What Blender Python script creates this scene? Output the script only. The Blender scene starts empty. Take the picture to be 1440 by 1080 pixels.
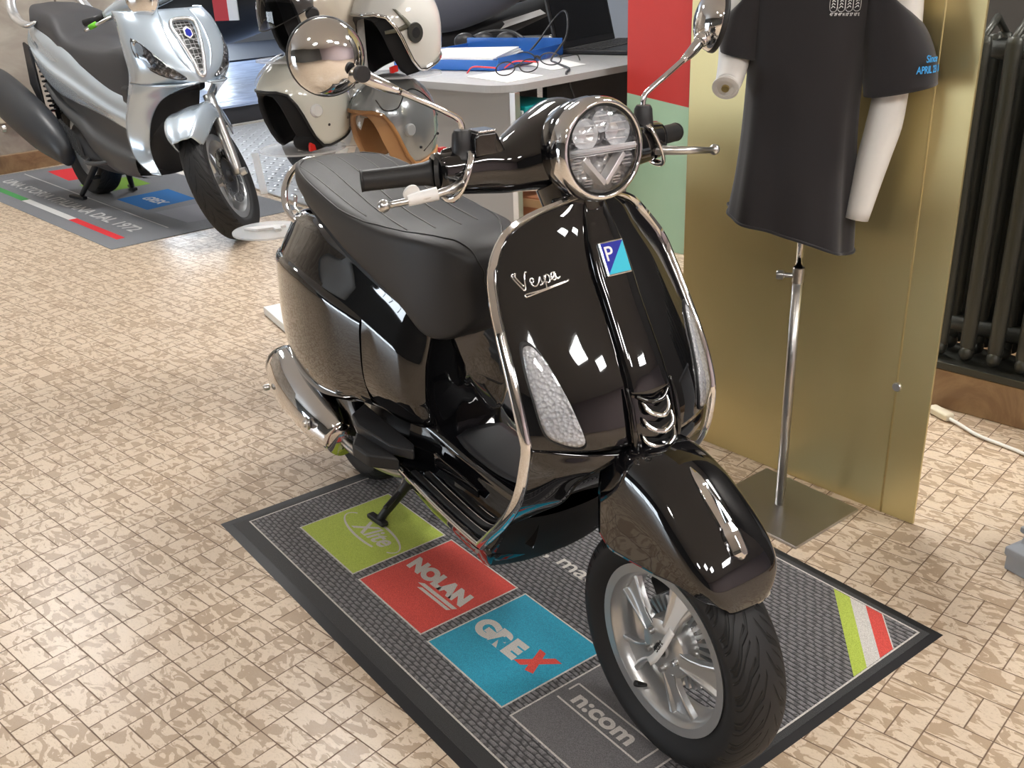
import bpy, bmesh, math, random
import numpy as np
from mathutils import Vector, Matrix
random.seed(7)
C = bpy.context.scene.collection
PI = math.pi
def R(d): return math.radians(d)

# ---------------------------------------------------------------- materials
MATS = {}
def mat(name, color=(0.8,0.8,0.8), rough=0.5, metal=0.0, coat=0.0, trans=0.0, ior=1.45, alpha=1.0, emit=None, estr=0.0, spec=None, sheen=0.0):
    if name in MATS: return MATS[name]
    m = bpy.data.materials.new(name); m.use_nodes = True
    b = m.node_tree.nodes['Principled BSDF']
    b.inputs['Base Color'].default_value = (*color, 1)
    b.inputs['Roughness'].default_value = rough
    b.inputs['Metallic'].default_value = metal
    b.inputs['Coat Weight'].default_value = coat
    b.inputs['Coat Roughness'].default_value = 0.02
    b.inputs['Transmission Weight'].default_value = trans
    b.inputs['IOR'].default_value = ior
    b.inputs['Alpha'].default_value = alpha
    if spec is not None: b.inputs['Specular IOR Level'].default_value = spec
    if sheen: b.inputs['Sheen Weight'].default_value = sheen
    if emit: b.inputs['Emission Color'].default_value = (*emit,1); b.inputs['Emission Strength'].default_value = estr
    MATS[name] = m
    return m
def thin_glass(name,col=(1,1,1),refl=1.0,rough=.01,ior=1.5):
    if name in MATS: return MATS[name]
    m=bpy.data.materials.new(name); m.use_nodes=True; t=m.node_tree; t.nodes.clear()
    out=t.nodes.new('ShaderNodeOutputMaterial'); mx=t.nodes.new('ShaderNodeMixShader'); tr=t.nodes.new('ShaderNodeBsdfTransparent'); gl=t.nodes.new('ShaderNodeBsdfGlossy'); fr=t.nodes.new('ShaderNodeFresnel')
    mu=t.nodes.new('ShaderNodeMath'); mu.operation='MULTIPLY'; mu.inputs[1].default_value=refl; mu.use_clamp=True
    tr.inputs[0].default_value=(*col,1); gl.inputs['Roughness'].default_value=rough; gl.inputs[0].default_value=(1,1,1,1); fr.inputs[0].default_value=ior
    t.links.new(fr.outputs[0],mu.inputs[0]); t.links.new(mu.outputs[0],mx.inputs[0]); t.links.new(tr.outputs[0],mx.inputs[1]); t.links.new(gl.outputs[0],mx.inputs[2]); t.links.new(mx.outputs[0],out.inputs[0])
    MATS[name]=m; return m
class NT:
    def __init__(s, m): s.m=m; s.t=m.node_tree; s.b=s.t.nodes['Principled BSDF']
    def n(s, typ, **kw):
        nd = s.t.nodes.new(typ)
        for k,v in kw.items(): setattr(nd,k,v)
        return nd
    def l(s, a, b): s.t.links.new(a, b)
    def val(s, sock, v):
        if isinstance(v,(int,float)): sock.default_value = v
        elif isinstance(v,(tuple,list)): sock.default_value = v
        else: s.l(v, sock)
    def math(s, op, a, b=None, c=None):
        nd = s.n('ShaderNodeMath', operation=op)
        s.val(nd.inputs[0], a)
        if b is not None: s.val(nd.inputs[1], b)
        if c is not None: s.val(nd.inputs[2], c)
        return nd.outputs[0]
    def mix(s, f, a, b):
        nd = s.n('ShaderNodeMix', data_type='RGBA')
        s.val(nd.inputs[0], f); s.val(nd.inputs[6], a if not (isinstance(a,tuple) and len(a)==3) else (*a,1)); s.val(nd.inputs[7], b if not (isinstance(b,tuple) and len(b)==3) else (*b,1))
        return nd.outputs[2]
    def noise(s, vec, scale, detail=3, rough=.5, dist=0.0):
        nd = s.n('ShaderNodeTexNoise'); s.l(vec, nd.inputs['Vector'])
        nd.inputs['Scale'].default_value=scale; nd.inputs['Detail'].default_value=detail
        nd.inputs['Roughness'].default_value=rough; nd.inputs['Distortion'].default_value=dist
        return nd.outputs['Fac']
    def step(s, x, a, b):   # smoothstep a..b
        nd = s.n('ShaderNodeMapRange', interpolation_type='SMOOTHSTEP'); s.val(nd.inputs[0], x)
        nd.inputs[1].default_value=a; nd.inputs[2].default_value=b
        return nd.outputs[0]
    def obj(s):
        return s.n('ShaderNodeTexCoord').outputs['Object']
    def xyz(s, v):
        nd = s.n('ShaderNodeSeparateXYZ'); s.l(v, nd.inputs[0]); return nd.outputs
    def bump(s, h, strength=.3, dist=.01):
        nd = s.n('ShaderNodeBump'); s.val(nd.inputs['Height'], h)
        nd.inputs['Strength'].default_value=strength; nd.inputs['Distance'].default_value=dist
        s.l(nd.outputs[0], s.b.inputs['Normal']); return nd
# ---------------------------------------------------------------- tagging
def tag(o, label=None, cat=None, group=None, kind=None):
    if label: o['label']=label
    if cat: o['category']=cat
    if group: o['group']=group
    if kind: o['kind']=kind
    return o
def thing(name, label, cat, loc=(0,0,0), rotz=0.0, group=None, rot=None):
    o = bpy.data.objects.new(name, None); C.objects.link(o)
    o.empty_display_size = .05
    o.location = loc; o.rotation_euler = rot if rot else (0,0,rotz)
    return tag(o, label, cat, group)
# ---------------------------------------------------------------- mesh makers
def mk(name, V, F, m, parent=None, smooth=True, thick=0.0, bevel=0.0, sub=0, off=-1, autos=None, loc=None, rot=None, bseg=2, out=None):
    me = bpy.data.meshes.new(name)
    me.from_pydata([tuple(map(float,v)) for v in V], [], [tuple(int(i) for i in f) for f in F])
    bm = bmesh.new(); bm.from_mesh(me)
    bmesh.ops.remove_doubles(bm, verts=bm.verts, dist=1e-6)
    bmesh.ops.recalc_face_normals(bm, faces=bm.faces)
    if thick or out:
        cen=Vector((0,0,0)); tot=0.0; s_=0.0
        for f in bm.faces: a=f.calc_area(); cen+=f.calc_center_median()*a; tot+=a
        cen/=max(tot,1e-9)
        for f in bm.faces: s_+=f.calc_area()*(f.normal.dot(Vector(out)) if out else f.normal.dot((f.calc_center_median()-cen).normalized()))
        if s_<0: bmesh.ops.reverse_faces(bm,faces=bm.faces)
    bm.to_mesh(me); bm.free()
    me.update()
    return wrap(name, me, m, parent, smooth, thick, bevel, sub, off, autos, loc, rot, bseg)
def wrap(name, me, m, parent=None, smooth=True, thick=0.0, bevel=0.0, sub=0, off=-1, autos=None, loc=None, rot=None, bseg=2):
    if m is not None: me.materials.append(m)
    for p in me.polygons: p.use_smooth = smooth
    if autos is not None:
        ang = R(autos)
        bm = bmesh.new(); bm.from_mesh(me)
        for e in bm.edges:
            if len(e.link_faces)==2 and e.calc_face_angle(0) > ang: e.smooth = False
        bm.to_mesh(me); bm.free()
    o = bpy.data.objects.new(name, me); C.objects.link(o)
    if parent is not None: o.parent = parent
    if loc: o.location = loc
    if rot: o.rotation_euler = rot
    if thick:
        md = o.modifiers.new('s','SOLIDIFY'); md.thickness=thick; md.offset=off
    if bevel:
        md = o.modifiers.new('b','BEVEL'); md.width=bevel; md.segments=bseg; md.limit_method='ANGLE'; md.angle_limit=R(35)
        if smooth is False:
            for p in me.polygons: p.use_smooth=True
            md.harden_normals=True
    if sub:
        md = o.modifiers.new('u','SUBSURF'); md.levels=sub; md.render_levels=sub
    return o
def join(parts):
    V=[];F=[]
    for v,f in parts:
        k=len(V); V+= [tuple(p) for p in v]; F+= [tuple(i+k for i in q) for q in f]
    return V,F
def cr(P, n, closed=False):
    P=[np.array(p,float) for p in P]; N=len(P); out=[]
    rng = range(N if closed else N-1)
    for i in rng:
        if closed: a,b,c,d = P[(i-1)%N],P[i],P[(i+1)%N],P[(i+2)%N]
        else:
            b,c=P[i],P[i+1]; a=P[i-1] if i>0 else 2*b-c; d=P[i+2] if i+2<N else 2*c-b
        for k in range(n):
            t=k/n
            out.append(.5*((2*b)+(-a+c)*t+(2*a-5*b+4*c-d)*t*t+(-a+3*b-3*c+d)*t**3))
    if not closed: out.append(P[-1])
    return np.array(out)
def gridf(U,Vn,cu=False,cv=False):
    F=[]
    for i in range(U if cu else U-1):
        for j in range(Vn if cv else Vn-1):
            a=i*Vn+j; b=i*Vn+(j+1)%Vn; c=((i+1)%U)*Vn+(j+1)%Vn; d=((i+1)%U)*Vn+j
            F.append((a,b,c,d))
    return F
def patch(ctrl, nu=6, nv=6, cu=False, cv=False):
    """ctrl [U][V][3] -> interpolated grid verts, faces"""
    rows=[cr(r, nv, cv) for r in ctrl]
    cols=[cr([rows[i][j] for i in range(len(rows))], nu, cu) for j in range(len(rows[0]))]
    U=len(cols[0]); Vn=len(cols)
    V=[cols[j][i] for i in range(U) for j in range(Vn)]
    return V, gridf(U,Vn,cu,cv), U, Vn
def loft(rings, nu=6, nv=4, cap=True, cu=False):
    V,F,U,Vn=patch(rings,nu,nv,cu,True)
    if cap and not cu:
        for r in (0,U-1):
            c=len(V); V.append(np.mean(V[r*Vn:(r+1)*Vn],axis=0))
            for j in range(Vn): F.append((r*Vn+j, r*Vn+(j+1)%Vn, c))
    return V,F
def frames(P):
    P=np.array(P,float); T=np.gradient(P,axis=0); T/=np.linalg.norm(T,axis=1)[:,None]+1e-12
    n=np.cross(T[0],[0,0,1.]); 
    if np.linalg.norm(n)<1e-3: n=np.cross(T[0],[0,1.,0])
    n/=np.linalg.norm(n); N=[n]
    for i in range(1,len(P)):
        n=N[-1]-T[i]*(N[-1]@T[i]); n/=np.linalg.norm(n)+1e-12; N.append(n)
    N=np.array(N); return T,N,np.cross(T,N)
def tube(P, r, seg=12, n=6, closed=False, smoothp=True, cap=True, flat=1.0):
    Q=cr(P,n,closed) if smoothp else np.array(P,float)
    if np.ndim(r)==0: rr=np.full(len(Q),r)
    else:
        t=np.linspace(0,len(r)-1,len(Q)); rr=np.interp(t,range(len(r)),r)
    T,N,B=frames(Q)
    V=[];
    for i in range(len(Q)):
        for k in range(seg):
            a=2*PI*k/seg; V.append(Q[i]+rr[i]*(math.cos(a)*N[i]+flat*math.sin(a)*B[i]))
    F=gridf(len(Q),seg,closed,True)
    if cap and not closed:
        F.append(tuple(range(seg))); F.append(tuple((len(Q)-1)*seg+k for k in range(seg)))
    return V,F
def ribbon(P, W, th, closed=False):
    """flat strip: P centreline, W width vectors, th thickness vectors"""
    V=[]
    for p,w,t in zip(P,W,th):
        p=np.array(p);w=np.array(w);t=np.array(t)
        V+=[p-w/2-t/2,p+w/2-t/2,p+w/2+t/2,p-w/2+t/2]
    F=gridf(len(P),4,closed,True)
    if not closed: F+=[(0,1,2,3),tuple(4*(len(P)-1)+k for k in range(4))]
    return V,F
def lathe(prof, seg=32, axis='z', org=(0,0,0), a0=0, a1=2*PI):
    full = abs(a1-a0-2*PI)<1e-6
    n = seg if full else seg+1
    V=[]
    for r,h in prof:
        for k in range(n):
            a=a0+(a1-a0)*k/seg
            c,s=r*math.cos(a), r*math.sin(a)
            p={'z':(c,s,h),'y':(c,h,s),'x':(h,c,s)}[axis]
            V.append((p[0]+org[0],p[1]+org[1],p[2]+org[2]))
    return V, gridf(len(prof),n,False,full)
def box(c, s, rz=0.0, ry=0.0):
    V=[]
    for dx in (-1,1):
        for dy in (-1,1):
            for dz in (-1,1):
                V.append(Vector((dx*s[0]/2,dy*s[1]/2,dz*s[2]/2)))
    M=Matrix.Rotation(rz,3,'Z')@Matrix.Rotation(ry,3,'Y')
    V=[tuple(M@v+Vector(c)) for v in V]
    F=[(0,1,3,2),(4,6,7,5),(0,4,5,1),(2,3,7,6),(0,2,6,4),(1,5,7,3)]
    return V,F
def prism(poly, z0, z1, tf=None):
    """extrude 2D polygon; tf maps (x,y,z)->3D"""
    n=len(poly); V=[(p[0],p[1],z0) for p in poly]+[(p[0],p[1],z1) for p in poly]
    if tf: V=[tf(*v) for v in V]
    F=[tuple(range(n)),tuple(range(n,2*n))]+[(i,(i+1)%n,n+(i+1)%n,n+i) for i in range(n)]
    return V,F
def sph(c, r, seg=20, rings=12, sc=(1,1,1)):
    V=[];
    for i in range(rings+1):
        a=PI*i/rings
        for k in range(seg):
            b=2*PI*k/seg
            V.append((c[0]+r*sc[0]*math.sin(a)*math.cos(b),c[1]+r*sc[1]*math.sin(a)*math.sin(b),c[2]+r*sc[2]*math.cos(a)))
    return V,gridf(rings+1,seg,False,True)
def xf(vf, M):
    V,F=vf; return [tuple(M@Vector(v)) for v in V],F
def frame_matrix(o, xdir, ydir):
    x_=Vector(xdir).normalized(); z_=x_.cross(Vector(ydir)).normalized(); y_=z_.cross(x_)
    return Matrix(((x_[0],y_[0],z_[0],o[0]),(x_[1],y_[1],z_[1],o[1]),(x_[2],y_[2],z_[2],o[2]),(0,0,0,1)))
def text(name, s, size, m, parent, M, ext=0.0005, bold=0.0, shear=0.0, fitw=None, align='LEFT', wrapf=None, spacing=1.0):
    """text as mesh; M local matrix (x: reading dir, y: up); fitw scales width"""
    cu = bpy.data.curves.new(name,'FONT'); cu.body=s; cu.size=size; cu.extrude=ext; cu.offset=bold; cu.shear=shear
    cu.align_x=align; cu.space_character=spacing
    t = bpy.data.objects.new(name,cu); C.objects.link(t)
    dg = bpy.context.evaluated_depsgraph_get(); dg.update()
    me = bpy.data.meshes.new_from_object(t.evaluated_get(dg))
    bpy.data.objects.remove(t)
    xs=[v.co.x for v in me.vertices]; w=max(xs)-min(xs); k=1.0
    if fitw: k=fitw/w
    for v in me.vertices:
        v.co.x*=k
        v.co = wrapf(v.co) if wrapf else (M@v.co)
    me.materials.clear()
    return wrap(name, me, m, parent, smooth=False)
def copy_tree(o, parent=None):
    c=o.copy(); C.objects.link(c)
    if parent is not None: c.parent=parent
    for ch in list(o.children): copy_tree(ch,c)
    return c
# ---------------------------------------------------------------- camera
sc = bpy.context.scene
CAM = (2.09835,-0.55802,1.39762)
YAW, PITCH, ROLL, FPX = 2.319766, 0.408524, 0.038298, 1403.409
def make_cam():
    cy,sy=math.cos(YAW),math.sin(YAW); cp,sp=math.cos(PITCH),math.sin(PITCH)
    F=np.array([cy*cp,sy*cp,-sp]); Rr=np.array([sy,-cy,0.]); D=np.cross(F,Rr)
    cr_,sr_=math.cos(ROLL),math.sin(ROLL)
    R2=cr_*Rr+sr_*D; D2=-sr_*Rr+cr_*D
    cam=bpy.data.cameras.new('camera'); o=bpy.data.objects.new('camera',cam); C.objects.link(o)
    cam.sensor_fit='HORIZONTAL'; cam.sensor_width=36.0; cam.lens=FPX*36.0/1440.0
    cam.clip_start=.05; cam.clip_end=100
    M=Matrix(((R2[0],-D2[0],-F[0],CAM[0]),(R2[1],-D2[1],-F[1],CAM[1]),(R2[2],-D2[2],-F[2],CAM[2]),(0,0,0,1)))
    o.matrix_world=M
    sc.camera=o
make_cam()
sc.view_settings.view_transform='Standard'; sc.view_settings.look='None'
sc.view_settings.gamma=1.0; sc.view_settings.exposure=0.30
# ---------------------------------------------------------------- shared materials
M_blk = mat('black_gloss_paint',(.004,.004,.005),.04,coat=1.0)
M_chr = mat('chrome',(.82,.82,.83),.06,1.0)
M_chr2 = mat('satin_metal',(.62,.62,.62),.28,1.0)
M_rub = mat('black_rubber',(.014,.014,.015),.5)
M_plas = mat('matt_black_plastic',(.02,.02,.022),.42)
M_dark = mat('near_black',(.006,.006,.006),.6)
M_glass = thin_glass('clear_glass',(.98,.98,.98),1.3)
M_silv = mat('silver_wheel_paint',(.60,.61,.62),.3,.85)
M_refl = mat('headlight_reflector',(.95,.96,.98),.18,.55)
M_white = mat('white_plastic',(.8,.8,.8),.35)
def tread_mat(name, Rw, axis_y=True, n=26, col=(.011,.011,.012)):
    m=mat(name,col,.62); t=NT(m); X,Y,Z=t.xyz(t.obj())
    ang=t.math('DIVIDE',t.math('ARCTAN2',Z,X),2*PI)
    ay=t.math('ABSOLUTE',Y)
    side=t.math('MULTIPLY',t.math('SIGN',Y),.25)
    rad=t.math('SQRT',t.math('ADD',t.math('POWER',X,2),t.math('POWER',Z,2)))
    a=t.math('ADD',t.math('MULTIPLY',ang,n),t.math('MULTIPLY',ay,34))
    zig=t.math('MULTIPLY',t.math('PINGPONG',t.math('MULTIPLY',ay,60),1.0),.28)
    f=t.math('FRACT',t.math('ADD',t.math('ADD',a,zig),side))
    g=t.math('MULTIPLY',t.step(f,.30,.36),t.math('SUBTRACT',1,t.step(f,.50,.56)))
    f2=t.math('FRACT',t.math('ADD',t.math('MULTIPLY',a,2),zig))
    g2=t.math('MULTIPLY',t.math('MULTIPLY',t.step(f2,.4,.46),t.math('SUBTRACT',1,t.step(f2,.56,.62))),t.step(ay,.018,.022))
    g=t.math('MAXIMUM',g,g2)
    top=t.math('MULTIPLY',t.step(rad,Rw-.030,Rw-.024),t.step(ay,.004,.006))
    g=t.math('MULTIPLY',g,top)
    t.l(t.mix(g,col,(.002,.002,.002)),t.b.inputs['Base Color'])
    t.bump(t.math('SUBTRACT',1,g),1.0,.006)
    return m
M_tread = tread_mat('scooter_tyre',.233)

VO=(1.3009,.7147,.0032); VTH=R(-15.5)
vespa=thing('scooter','glossy black scooter with round chrome headlight standing on the logo mat in the foreground','scooter',VO,VTH)

# ---- front wheel -------------------------------------------------
def tyre_profile(Rw, hw, Rr):
    return [(Rr-.004,-hw*.66),(Rr+.004,-hw*.74),(Rr+.02,-hw*.93),(Rw-.035,-hw*1.0),(Rw-.02,-hw*.93),(Rw-.009,-hw*.74),(Rw-.002,-hw*.4),(Rw,0),
            (Rw-.002,hw*.4),(Rw-.009,hw*.74),(Rw-.02,hw*.93),(Rw-.035,hw*1.0),(Rr+.02,hw*.93),(Rr+.004,hw*.74),(Rr-.004,hw*.66)]
def ring_arc(r0,r1,a0,a1,y0,y1,n=6):
    """annular sector block"""
    V=[];
    for k in range(n+1):
        a=a0+(a1-a0)*k/n; c,s=math.cos(a),math.sin(a)
        V+=[(r0*c,y0,r0*s),(r1*c,y0,r1*s),(r1*c,y1,r1*s),(r0*c,y1,r0*s)]
    F=gridf(n+1,4,False,True)+[(0,1,2,3),tuple(4*n+i for i in range(4))]
    return V,F
def make_wheel(parent, cx, cz, Rw, hw, Rr, face=-1, spokes=True):
    def O(name,vf,m,**k):
        o=mk(name,*vf,m,parent,**k); o.location=(cx,0,cz); return o
    pr=[tuple(p) for p in cr([(a,b,0) for a,b in tyre_profile(Rw,hw,Rr)],3)[:,:2]]
    O('tire',lathe(pr,96,'y'),M_tread)
    rim=[(Rr-.017,-.041),(Rr,-.042),(Rr-.002,-.036),(Rr-.014,-.034),(Rr-.020,-.02),(Rr-.026,.0),(Rr-.020,.02),(Rr-.012,.035),(Rr,.04),(Rr-.004,.044),(Rr-.020,.036),(Rr-.028,.02),(Rr-.034,0),(Rr-.028,-.022),(Rr-.020,-.036),(Rr-.012,-.040)]
    O('rim',lathe(rim,72,'y'),M_silv,autos=40)
    if not spokes: return
    parts=[]
    a0=R(2)
    for k in range(5):
        a=a0+k*2*PI/5
        ca,sa=math.cos(a),math.sin(a)
        def P(r,t,y): return (r*ca-t*sa, y, r*sa+t*ca)
        V=[]
        for r,w,y,d in [(.046,.018,-.036,.0),(.070,.0185,-.035,.004),(.095,.023,-.032,.006),(.120,.031,-.028,.007),(.147,.043,-.024,.008)]:
            e=w*.30
            V+=[P(r,-w,y+.014),P(r,-w,y+.002),P(r,-w+e*.3,y),P(r,-w+e,y),P(r,-w+e*1.5,y+d),P(r,w-e*1.5,y+d),P(r,w-e,y),P(r,w-e*.3,y),P(r,w,y+.002),P(r,w,y+.014)]
        parts.append((V,gridf(5,10,False,True)+[tuple(range(10)),tuple(40+i for i in range(10))]))
    [O('spoke',q,M_silv,smooth=False,bevel=.0016) for q in parts]
    hub=O('hub',lathe([(0,-.040),(.016,-.040),(.017,-.036),(.030,-.037),(.046,-.036),(.056,-.032),(.060,-.024),(.060,.0),(.05,.01),(0,.01)],40,'y'),M_silv,autos=35)
    b=[]
    for k in range(5):
        a=R(64)+k*2*PI/5
        b.append(lathe([(0,-.046),(.0055,-.046),(.0062,-.044),(.0062,-.036),(.0095,-.0365),(.0095,-.034),(0,-.034)],14,'y',(.037*math.cos(a),0,.037*math.sin(a))))
    for q in b: mk('wheel_bolt',*q,M_chr2,hub,autos=35)
    mk('hub_cap',*lathe([(0,-.047),(.011,-.046),(.014,-.041),(.014,-.036),(0,-.036)],24,'y'),M_plas,hub,autos=40)
fw=vespa
make_wheel(vespa,0,.233,.233,.055,.163)
M_disc=mat('brake_disc',(.45,.44,.43),.25,1.0)
def wl(name,vf,m,**k):
    o=mk(name,*vf,m,vespa,**k); o.location=(0,0,.233); return o
wl('brake_disc',lathe([(.045,.030),(.1,.030),(.1,.034),(.045,.034),(.045,.030)],48,'y'),M_disc,autos=30)
wl('wheel_fan',join([ring_arc(.052,.09,R(12*k),R(12*k+6),.0,.028,1) for k in range(30)]),M_silv,smooth=False)
mk('brake_caliper',*box((-.07,.045,.30),(.075,.04,.05),0,R(-35)),M_plas,vespa,smooth=False,bevel=.008)
mk('valve_stem',*tube([(-.048,-.03,.115),(-.052,-.045,.122),(-.054,-.052,.126)],[.0035,.006,.006],10),M_rub,vespa)
# fork arm on the left side
mk('fork_arm',*tube([(.0,.075,.235),(-.03,.085,.28),(-.055,.085,.36),(-.07,.078,.46),(-.08,.05,.56)],[.026,.024,.022,.02,.02],14),M_silv,vespa)
mk('axle_cover',*lathe([(0,.105),(.014,.104),(.020,.098),(.034,.092),(.036,.07),(0,.065)],24,'y',(0,0,.233)),M_chr2,vespa,autos=35)
mk('fork_bracket',*join([box((.09,.078,.33),(.05,.012,.03),0,R(-30)),lathe([(0,.093),(.009,.092),(.011,.085),(.011,.075),(0,.075)],14,'y',(.118,0,.375)),lathe([(0,.090),(.014,.089),(.016,.083),(.016,.075),(0,.075)],14,'y',(.105,0,.34))]),M_chr2,vespa,autos=30)
# paper tag on the hub
tg=[(-.022,-.048,.196),(.0,-.052,.222),(.022,-.052,.262),(.04,-.050,.305)]
mk('paper_tag',*ribbon(cr(tg,6),[(.012,0,-.010)]*19,[(0,.0006,0)]*19),M_white,vespa)
Mt=frame_matrix((-.002,-.0535,.232),(.34,0,.94),(-.94,0,.34))
text('tag_lettering','Start',.017,M_dark,vespa,frame_matrix((.006,-.0532,.236),(.46,0,.89),(-.89,0,.46)),.0003)

# ---- front fender --------------------------------------------------
def wr(b): return b
crest=[(.1695,.408),(.1685,.434),(.159,.466),(.138,.497),(.108,.528),(.070,.560),(.028,.590),(-.02,.610),(-.07,.618),(-.12,.605)]
edge=[(.150,.418),(.145,.424),(.130,.434),(.108,.441),(.075,.441),(.038,.435),(.0,.430),(-.045,.424),(-.085,.422),(-.118,.440)]
ctrl=[]
for (cx,cz),(ex,ez),wv in zip(crest,edge,(.045,.062,.078,.086,.090,.092,.092,.092,.092,.090)):
    row=[]
    for s in (-1,-.985,-.93,-.8,-.6,-.35,0,.35,.6,.8,.93,.985,1):
        a=abs(s); g=1-(1-a**2.6)**.62
        yy=wv*math.sin(min(1,a*1.12)*PI/2)*(1 if s>0 else -1) if a>0 else 0
        row.append((cx+(ex-cx)*g, yy, cz+(ez-cz)*g))
    ctrl.append(row)
V,F,_,_=patch(ctrl,5,4)
ff=mk('front_fender',V,F,M_blk,vespa,thick=.005)
fr=[(p[0],p[1],p[2]) for p in ctrl[0]]
def fend(y,t):   # point on crest line by parameter
    Q=cr([(a,0,b) for a,b in crest],20); i=t*(len(Q)-1); k=int(i); return Q[k]*(1-(i-k))+Q[min(k+1,len(Q)-1)]*(i-k)
def orn(t0,t1,ws,hs,name,m,n=10):
    V=[];
    for i in range(n+1):
        f=i/n; t=t0+(t1-t0)*f; p=fend(0,t); q=fend(0,t+.01); T=(q-p)/np.linalg.norm(q-p); N=np.array([-T[2],0,T[0]]); N=N if N[2]>0 else -N
        w=np.interp(f,*ws); h=np.interp(f,*hs)
        for y,hh in ((-w,-.004),(-w,h*.35),(-w*.35,h),(w*.35,h),(w,h*.35),(w,-.004)): V.append(p+N*hh+np.array([0,y,0]))
    F=gridf(n+1,6,False,True)+[tuple(range(6)),tuple(6*n+i for i in range(6))]
    return mk(name,V,F,m,ff,smooth=False,bevel=.0012)
orn(.70,.42,([0,.15,.5,.9,1],[.001,.009,.013,.013,.010]),([0,.2,1],[.003,.007,.010]),'fender_crest',M_chr)
orn(.46,.30,([0,.25,.8,1],[.011,.0165,.0165,.004]),([0,.3,.9,1],[.012,.016,.013,.004]),'fender_emblem',M_chr)
orn(.60,.46,([0,.5,1],[.001,.005,.008]),([0,.4,1],[.009,.013,.016]),'fender_crest_ridge',M_chr)

# ---- leg shield ------------------------------------------------------
SR=[((-.250,1.008),(-.262,.05,1.003)),((-.243,.985),(-.288,.11,.980)),((-.232,.950),(-.303,.150,.950)),((-.205,.895),(-.290,.185,.900)),
    ((-.177,.845),(-.264,.197,.850)),((-.150,.80),(-.238,.203,.80)),((-.120,.75),(-.212,.207,.75)),((-.0965,.70),(-.185,.210,.70)),((-.082,.65),(-.166,.211,.655)),((-.078,.612),(-.160,.210,.622))]
_z=np.array([c[1] for c,e in SR]); _x=np.array([c[0] for c,e in SR]); _p=np.polyfit(_z-.8,_x,4)
_ze=np.array([e[2] for c,e in SR[2:]]); _xe=np.array([e[0] for c,e in SR[2:]]); _pe=np.polyfit(_ze-.8,_xe,3)
SR=[((float(np.polyval(_p,c[1]-.8)),c[1]),((e[0] if k<2 else float(np.polyval(_pe,e[2]-.8))),e[1],e[2])) for k,(c,e) in enumerate(SR)]
def sh_row(c,e,ss,k=2.2,back=None):
    out=[]
    for s in ss:
        a=abs(s)**k
        out.append((c[0]+(e[0]-c[0])*a, e[1]*s, c[1]+(e[2]-c[1])*a))
    return out
ss=[-1,-.9,-.75,-.55,-.3,0,.3,.55,.75,.9,1]
def shx(y,z):
    zs=[r[0][1] for r in SR][::-1]; x0=np.interp(z,zs,[r[0][0] for r in SR][::-1])
    ze=[r[1][2] for r in SR][::-1]; xe=np.interp(z,ze,[r[1][0] for r in SR][::-1]); w=np.interp(z,ze,[r[1][1] for r in SR][::-1])
    return x0+(xe-x0)*min(1,abs(y)/w)**2.2
ctrl=[sh_row(c,e,ss) for c,e in SR]
V,F,_,_=patch(ctrl,5,5)
mk('front_shield',V,F,M_blk,vespa,thick=.012,out=(1,0,0))
# soft pressed channel on either side of the horn cover
for sg in (-1,1):
    pts=[(shx(sg*y,z)+.001,sg*y,z) for y,z in ((.095,.97),(.10,.92),(.095,.84),(.088,.76),(.08,.68),(.075,.63))]
LR=[((-.085,.05,.598),(-.112,.12,.606),(-.160,.210,.622)),((-.100,.098,.576),(-.125,.155,.582),(-.166,.212,.59)),((-.128,.125,.547),(-.147,.172,.545),(-.178,.214,.54)),
    ((-.170,.132,.490),(-.184,.176,.492),(-.205,.213,.49)),((-.232,.134,.443),(-.242,.174,.438),(-.258,.205,.428)),((-.290,.140,.400),(-.302,.168,.385),(-.325,.194,.362)),((-.36,.148,.345),(-.372,.165,.325),(-.388,.180,.303))]
for sg in (-1,1):
    c=[[(p[0],p[1]*sg,p[2]) for p in r] for r in LR]
    V,F,_,_=patch(c,6,6)
    mk('lower_shield',V,F,M_blk,vespa,thick=.006,out=(1,0,-.2))
# wheel well
well=[]
for (a,_,_),dx,dz in zip(LR,(.0,-.02,-.05,-.07,-.07,-.06,-.05),(.03,.03,.02,.0,-.01,-.02,-.02)):
    well.append([(a[0],-a[1],a[2]),(a[0]+dx*.8-.02,-a[1]*.8,a[2]+dz*.8),(a[0]+dx-.03,0,a[2]+dz),(a[0]+dx*.8-.02,a[1]*.8,a[2]+dz*.8),(a[0],a[1],a[2])])
V,F,_,_=patch(well,4,4); mk('wheel_well',V,F,M_dark,vespa,thick=.004)
mk('steering_sleeve',*tube([(-.07,0,.56),(-.14,0,.66),(-.20,0,.80)],.035,16),M_dark,vespa)
# inner (rider side) shield
ctrl=[]
for (c,e) in SR+[((-.10,.55),(-.172,.213,.555)),((-.15,.48),(-.205,.212,.49)),((-.22,.42),(-.258,.203,.428)),((-.30,.36),(-.325,.192,.362)),((-.37,.31),(-.386,.180,.305))]:
    b=(min(c[0]-.13,e[0]-.03),c[1])
    if c[1]>.97: b=(e[0]-.012,c[1])
    elif c[1]>.93: b=(e[0]-.03,c[1])
    if c[1]<.5: b=(e[0]-.02,c[1])
    row=[]
    for s in ss:
        a=abs(s)**2.6; row.append((b[0]+(e[0]-.006-b[0])*a,e[1]*s*.99,b[1]+(e[2]-b[1])*a))
    ctrl.append(row)
V,F,_,_=patch(ctrl,4,4); mk('inner_shield',V,F,M_blk,vespa)
mk('glovebox_lid',*box((-.35,.04,.76),(.03,.22,.14),0,R(-12)),M_blk,vespa,smooth=False,bevel=.012)
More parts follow.
